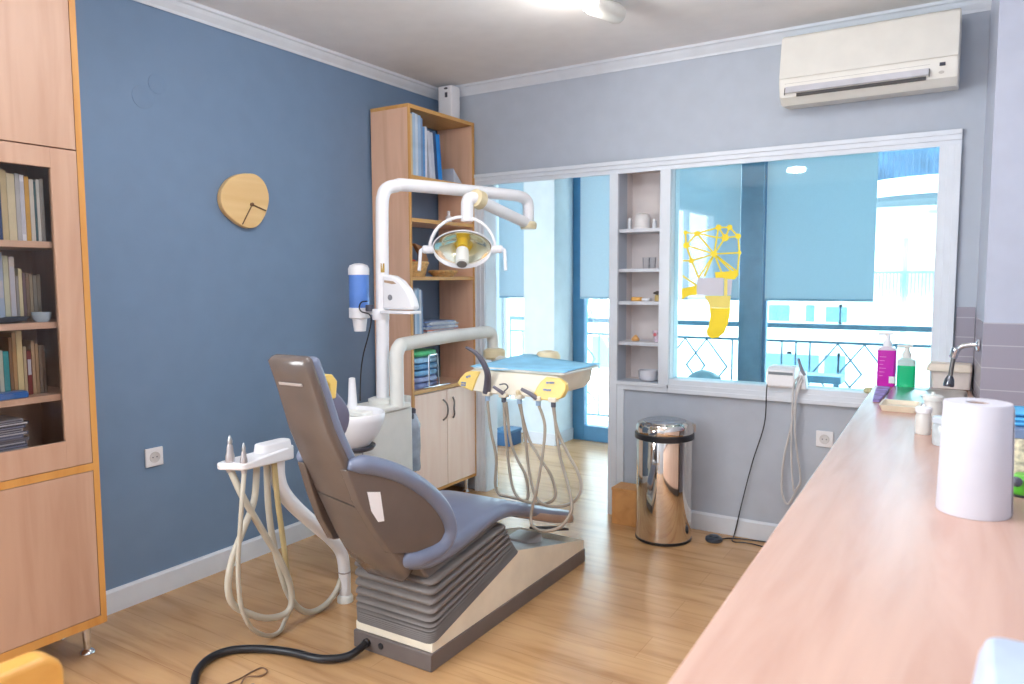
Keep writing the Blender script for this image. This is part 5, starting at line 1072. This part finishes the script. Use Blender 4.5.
# cream lidded box behind the faucet
bx_ = thing('lidded_box', (2.965, -0.055, ZC), 'cream plastic box with lid at the back of the sink', 'box')
obj('tub', MB().loft([[(a, b, ZC + 0.0065) for a, b in rrect(2.905, 3.055, -0.095, -0.013, 0.012)], [(a, b, ZC + 0.085) for a, b in rrect(2.898, 3.058, -0.10, -0.012, 0.012)]]), plain('pale cream plastic', (220, 208, 200), 0.4), bx_)
obj('lid', MB().loft([[(a, b, ZC + 0.0855) for a, b in rrect(2.880, 3.059, -0.118, -0.010, 0.014)], [(a, b, ZC + 0.105) for a, b in rrect(2.880, 3.059, -0.118, -0.010, 0.014)], [(a, b, ZC + 0.122) for a, b in rrect(2.892, 3.055, -0.108, -0.012, 0.014)]]), plain('pale cream lid', (228, 214, 196), 0.4), bx_, bevel=0.003)
# jars
def jar(x, y, r, h, mat_b, mat_l, label, lidh=0.018):
    t_ = thing('lidded_jar', (x, y, ZC), label, 'jar', 'jars on the worktop')
    obj('jar_body', MB().lathe([(r * .92, 0.0004), (r, 0.006), (r, h * .8), (r * .85, h)], (x, y, ZC), n=28), mat_b, t_)
    obj('lid', MB().lathe([(r * 1.04, h), (r * 1.05, h + lidh * .8), (r * .9, h + lidh), (r * .2, h + lidh + .001), (r * .18, h + lidh + .010), (0, h + lidh + .012)], (x, y, ZC), n=28), mat_l, t_)
M_pot = plain('milky glass', (214, 212, 206), 0.2, var=0.04)
jar(2.948, -1.10, 0.030, 0.095, M_pot, M_plast, 'tall milky jar with cream lid behind the paper towel roll')
jar(2.928, -1.235, 0.024, 0.072, M_pot, M_wplast, 'small milky jar with white lid in front of the tall one')
jar(2.992, -1.39, 0.032, 0.070, plain('pale glass jar', (196, 206, 210), 0.12, var=0.1, scale=20), plain('clear lid', (206, 214, 222), 0.15), 'squat glass jar right beside the paper towel roll')
tag(obj('sponge', MB().lathe([(0.02, 0), (0.027, 0.008), (0.026, 0.02), (0.018, 0.027), (0, 0.028)], (2.634, -0.004, 0.8345), n=18), plain('pale green sponge', (206, 206, 160), 0.8, var=0.12, scale=60)), 'pale yellow green sponge on the sill left of the worktop', 'sponge')
# paper towel roll
pt = thing('paper_towel_roll', (3.07, -2.11, ZC), 'white paper towel roll standing on the worktop', 'paper towel roll')
ptp = []; ROLL = (3.071, -2.108)
m_ = MB(); m_.lathe([(0.0705, 0.0005), (0.0715, 0.004), (0.0655, 0.240), (0.064, 0.2435), (0.024, 0.2435), (0.023, 0.240), (0.023, 0.0005)], (ROLL[0], ROLL[1], ZC), n=56, cap=False)
m_.lathe([(0.0705, 0.0005), (0.023, 0.0005)], (ROLL[0], ROLL[1], ZC), n=56, cap=False)
obj('roll', m_, M_paper, pt, angle=50)
obj('core', MB().lathe([(0.0225, 0.001), (0.0225, 0.241), (0.020, 0.241), (0.020, 0.001)], (ROLL[0], ROLL[1], ZC), n=32, cap=False), plain('brown card', (178, 148, 132), 0.8), pt)
fl = MB(); rg = []
for i in range(9):
    a = 0.9 - 0.85 * i / 8
    r1, r2 = 0.0716 + 0.0001 * i, 0.0659 + 0.0001 * i
    rg.append([(ROLL[0] + r1 * math.cos(a), ROLL[1] + r1 * math.sin(a), ZC + 0.003), (ROLL[0] + r2 * math.cos(a), ROLL[1] + r2 * math.sin(a), ZC + 0.236)])
rg.append([(ROLL[0] + 0.0728, ROLL[1] - 0.012, ZC + 0.003), (ROLL[0] + 0.0672, ROLL[1] - 0.010, ZC + 0.232)])
fl.loft(rg, cap=False, closed=False)
obj('loose_sheet', fl, M_paper, pt, solid=0.0012)
# pile of small things right of the roll
pl = thing('patterned_box', (3.24, -1.72, ZC), 'patterned cardboard box behind the paper towel roll at the right edge', 'box')
obj('box_body', MB().box(3.120, 3.33, -1.80, -1.63, ZC + 0.0005, ZC + 0.115), plain('cream patterned card', (206, 196, 172), 0.6, var=0.25, scale=70), pl, bevel=0.002)
obj('lid', MB().box(3.117, 3.333, -1.803, -1.627, ZC + 0.1155, ZC + 0.14), plain('slate blue card', (112, 132, 166), 0.5), pl, bevel=0.002)
for i in range(3):
    z = ZC + 0.141 + 0.0115 * i
    rings = []
    for h, s in ((0, .94), (0.004, 1.0), (0.0095, .9)):
        rings.append([(3.222 + 0.004 * i + a * s, -1.715 + b * s, z + h + 0.016 * max(0, 1 - (abs(a) / 0.09) ** 2) * (0.2 if i < 2 else 1)) for a, b in rrect(-0.09, 0.09, -0.055, 0.055, 0.012)])
    ms = thing('face_mask', (3.222, -1.715, z), 'light blue surgical face mask on the patterned box, %s of three' % ['lowest', 'middle', 'topmost'][i], 'face mask', 'face masks on the patterned box')
    obj('pleated_cloth', MB().loft(rings), plain('blue mask cloth', (84, 170, 220), 0.7, var=0.06), ms)
    obj('ear_loop', MB().tube([(3.14, -1.755, z + 0.004), (3.125, -1.765, z + 0.012), (3.112, -1.74, z + 0.012), (3.12, -1.69, z + 0.010), (3.14, -1.68, z + 0.004)], 0.0022, 6), M_wplast, ms)
gp = thing('green_packet', (3.26, -1.88, ZC), 'bright green packet on the worktop right of the paper towel roll', 'packet')
obj('wrapper', MB().loft([[(3.178 + a, -1.88 + b, ZC + 0.0005 + h) for a, b in rrect(-0.03 * s, 0.13 * s, -0.035 * s, 0.035 * s, 0.012)] for h, s in ((0, .9), (0.012, 1.0), (0.034, .96), (0.044, .7))]), plain('lime green film', (96, 190, 60), 0.3, var=0.15, scale=20), gp)
obj('dark_tip', MB().lathe([(0.012, 0), (0.012, 0.012), (0.006, 0.016)], (3.160, -1.905, ZC + 0.03), (-0.3, -1, 0.3), n=14), M_dark, gp)
gc = thing('charger_cord', (3.2, -1.94, ZC), 'thin black cord curled beside the green packet', 'cord')
obj('cord', MB().tube([(3.138, -1.87, ZC + 0.004), (3.140, -1.905, ZC + 0.004), (3.16, -1.935, ZC + 0.004), (3.22, -1.945, ZC + 0.004), (3.30, -1.93, ZC + 0.004)], 0.003, 8), M_black, gc)
# blurred white device, bottom right
dv = thing('curing_device', (3.2, -3.1, ZC), 'pale blue white plastic device on the worktop in the near right corner', 'dental device')
dvb = MB(); dvb.loft([[(a, b, ZC + 0.0005) for a, b in rrect(3.068, 3.30, -3.17, -3.0, 0.02)], [(a, b, ZC + 0.03) for a, b in rrect(3.070, 3.30, -3.17, -3.0, 0.02)], [(a, b, ZC + 0.085) for a, b in rrect(3.077, 3.30, -3.165, -3.005, 0.02)], [(a, b, ZC + 0.108) for a, b in rrect(3.084, 3.295, -3.155, -3.02, 0.018)]])
obj('casing', dvb, plain('pale blue white plastic', (188, 204, 228), 0.35), dv, bevel=0.006)
obj('grip_recess', MB().box(3.125, 3.19, -3.1735, -3.166, ZC + 0.05, ZC + 0.066), plain('slate grip', (96, 112, 140), 0.5), dv, bevel=0.003)

# ------------------------------------------------------------------ wooden chair, bottom left corner
wc = thing('wooden_chair', (1.56, -3.63, 0), 'orange varnished wooden chair in the near left corner, only its back showing', 'chair')
M_orange = wood('orange varnished wood', (222, 168, 86), (206, 146, 66), 'y', 0.3)
def rail(x): return [(yy, zz) for yy, zz in rrect(-3.86, -3.402, 0.58, 0.80, 0.035, 5)]
obj('backrest', MB().loft([[(x, yy, zz) for yy, zz in rail(x)] for x in (1.768, 1.818)]), M_orange, wc, bevel=0.009, seg=3)
obj('hand_hole', MB().prism(rrect(-3.70, -3.462, 0.728, 0.772, 0.02, 5), 'x', 1.8175, 1.8188), M_black, wc)
for y in (-3.82, -3.45):
    obj('back_leg', MB().box(1.775, 1.81, y - 0.02, y + 0.02, 0.0, 0.585), M_orange, wc, bevel=0.004)
    obj('front_leg', MB().box(1.36, 1.395, y - 0.02, y + 0.02, 0.0, 0.43), M_orange, wc, bevel=0.004)
obj('seat', MB().prism(rrect(1.33, 1.772, -3.86, -3.41, 0.05), 'z', 0.431, 0.46), M_orange, wc, bevel=0.006)

# ------------------------------------------------------------------ light
def area(name, loc, rot, sx, sy_, E, col):
    L = bpy.data.lights.new(name, 'AREA'); L.shape = 'RECTANGLE'; L.size = sx; L.size_y = sy_; L.energy = E; L.color = col
    lo = bpy.data.objects.new(name, L); COL.objects.link(lo); lo.location = loc; lo.rotation_euler = rot
    return lo
def dome(x, y, lb, E, k=1.0, hk=1.0):
    t_ = thing('ceiling_dome', (x, y, H - 0.1), lb, 'ceiling lamp')
    obj('base_ring', MB().lathe([(0.20 * k, -0.02 * hk), (0.20 * k, -0.0005)], (x, y, H), n=36), M_wplast, t_)
    obj('opal_dome', MB().lathe([(a_ * k, b_ * hk) for a_, b_ in ((0.165, -0.02), (0.175, -0.08), (0.17, -0.15), (0.14, -0.19), (0.08, -0.21), (0, -0.215))], (x, y, H), n=36), glow('opal glass %d' % E, (250, 250, 255), E), t_)
# daylight through the window of the left wall, behind the camera
area('window_daylight', (-0.13, -5.05, 1.6), (PI / 2, 0, -PI / 2), 2.1, 1.35, 125, (1.0, 1.0, 1.0))
dome(1.35, -2.35, 'added unseen opal drum fill lamp above the chair end of the room', 18)  # added lamp out of view, evens out the room light
dome(2.5, -2.4, 'added unseen opal drum fill lamp above the worktop side of the room', 34)  # added lamp out of view, brightens the surfaces facing right
dome(1.3, -4.75, 'small flat opal ceiling lamp near the entrance end of the room', 60, 0.6, 0.3)
# the spotlight's own lamp
L = bpy.data.lights.new('spot_bulb', 'POINT'); L.energy = 6; L.shadow_soft_size = 0.04; L.color = (1.0, 0.95, 0.9)
lo = bpy.data.objects.new('spot_bulb', L); COL.objects.link(lo); lo.location = (1.572, -1.08, 2.50)
W = bpy.data.worlds.new('sky'); sc.world = W; W.use_nodes = True
nt = W.node_tree; bg = nt.nodes['Background']
bg.inputs['Color'].default_value = (0.86, 0.945, 1.0, 1); bg.inputs['Strength'].default_value = 7.6

vs = sc.view_settings; vs.view_transform = 'Standard'; vs.look = 'None'; vs.gamma = 1.0; vs.exposure = 0.07
try: vs.use_curve_mapping = False
except Exception: pass
sc.cycles.max_bounces = 10; sc.cycles.diffuse_bounces = 5; sc.cycles.glossy_bounces = 4; sc.cycles.transparent_max_bounces = 16
sc.cycles.use_denoising = True
sc.cycles.sample_clamp_indirect = 6.0
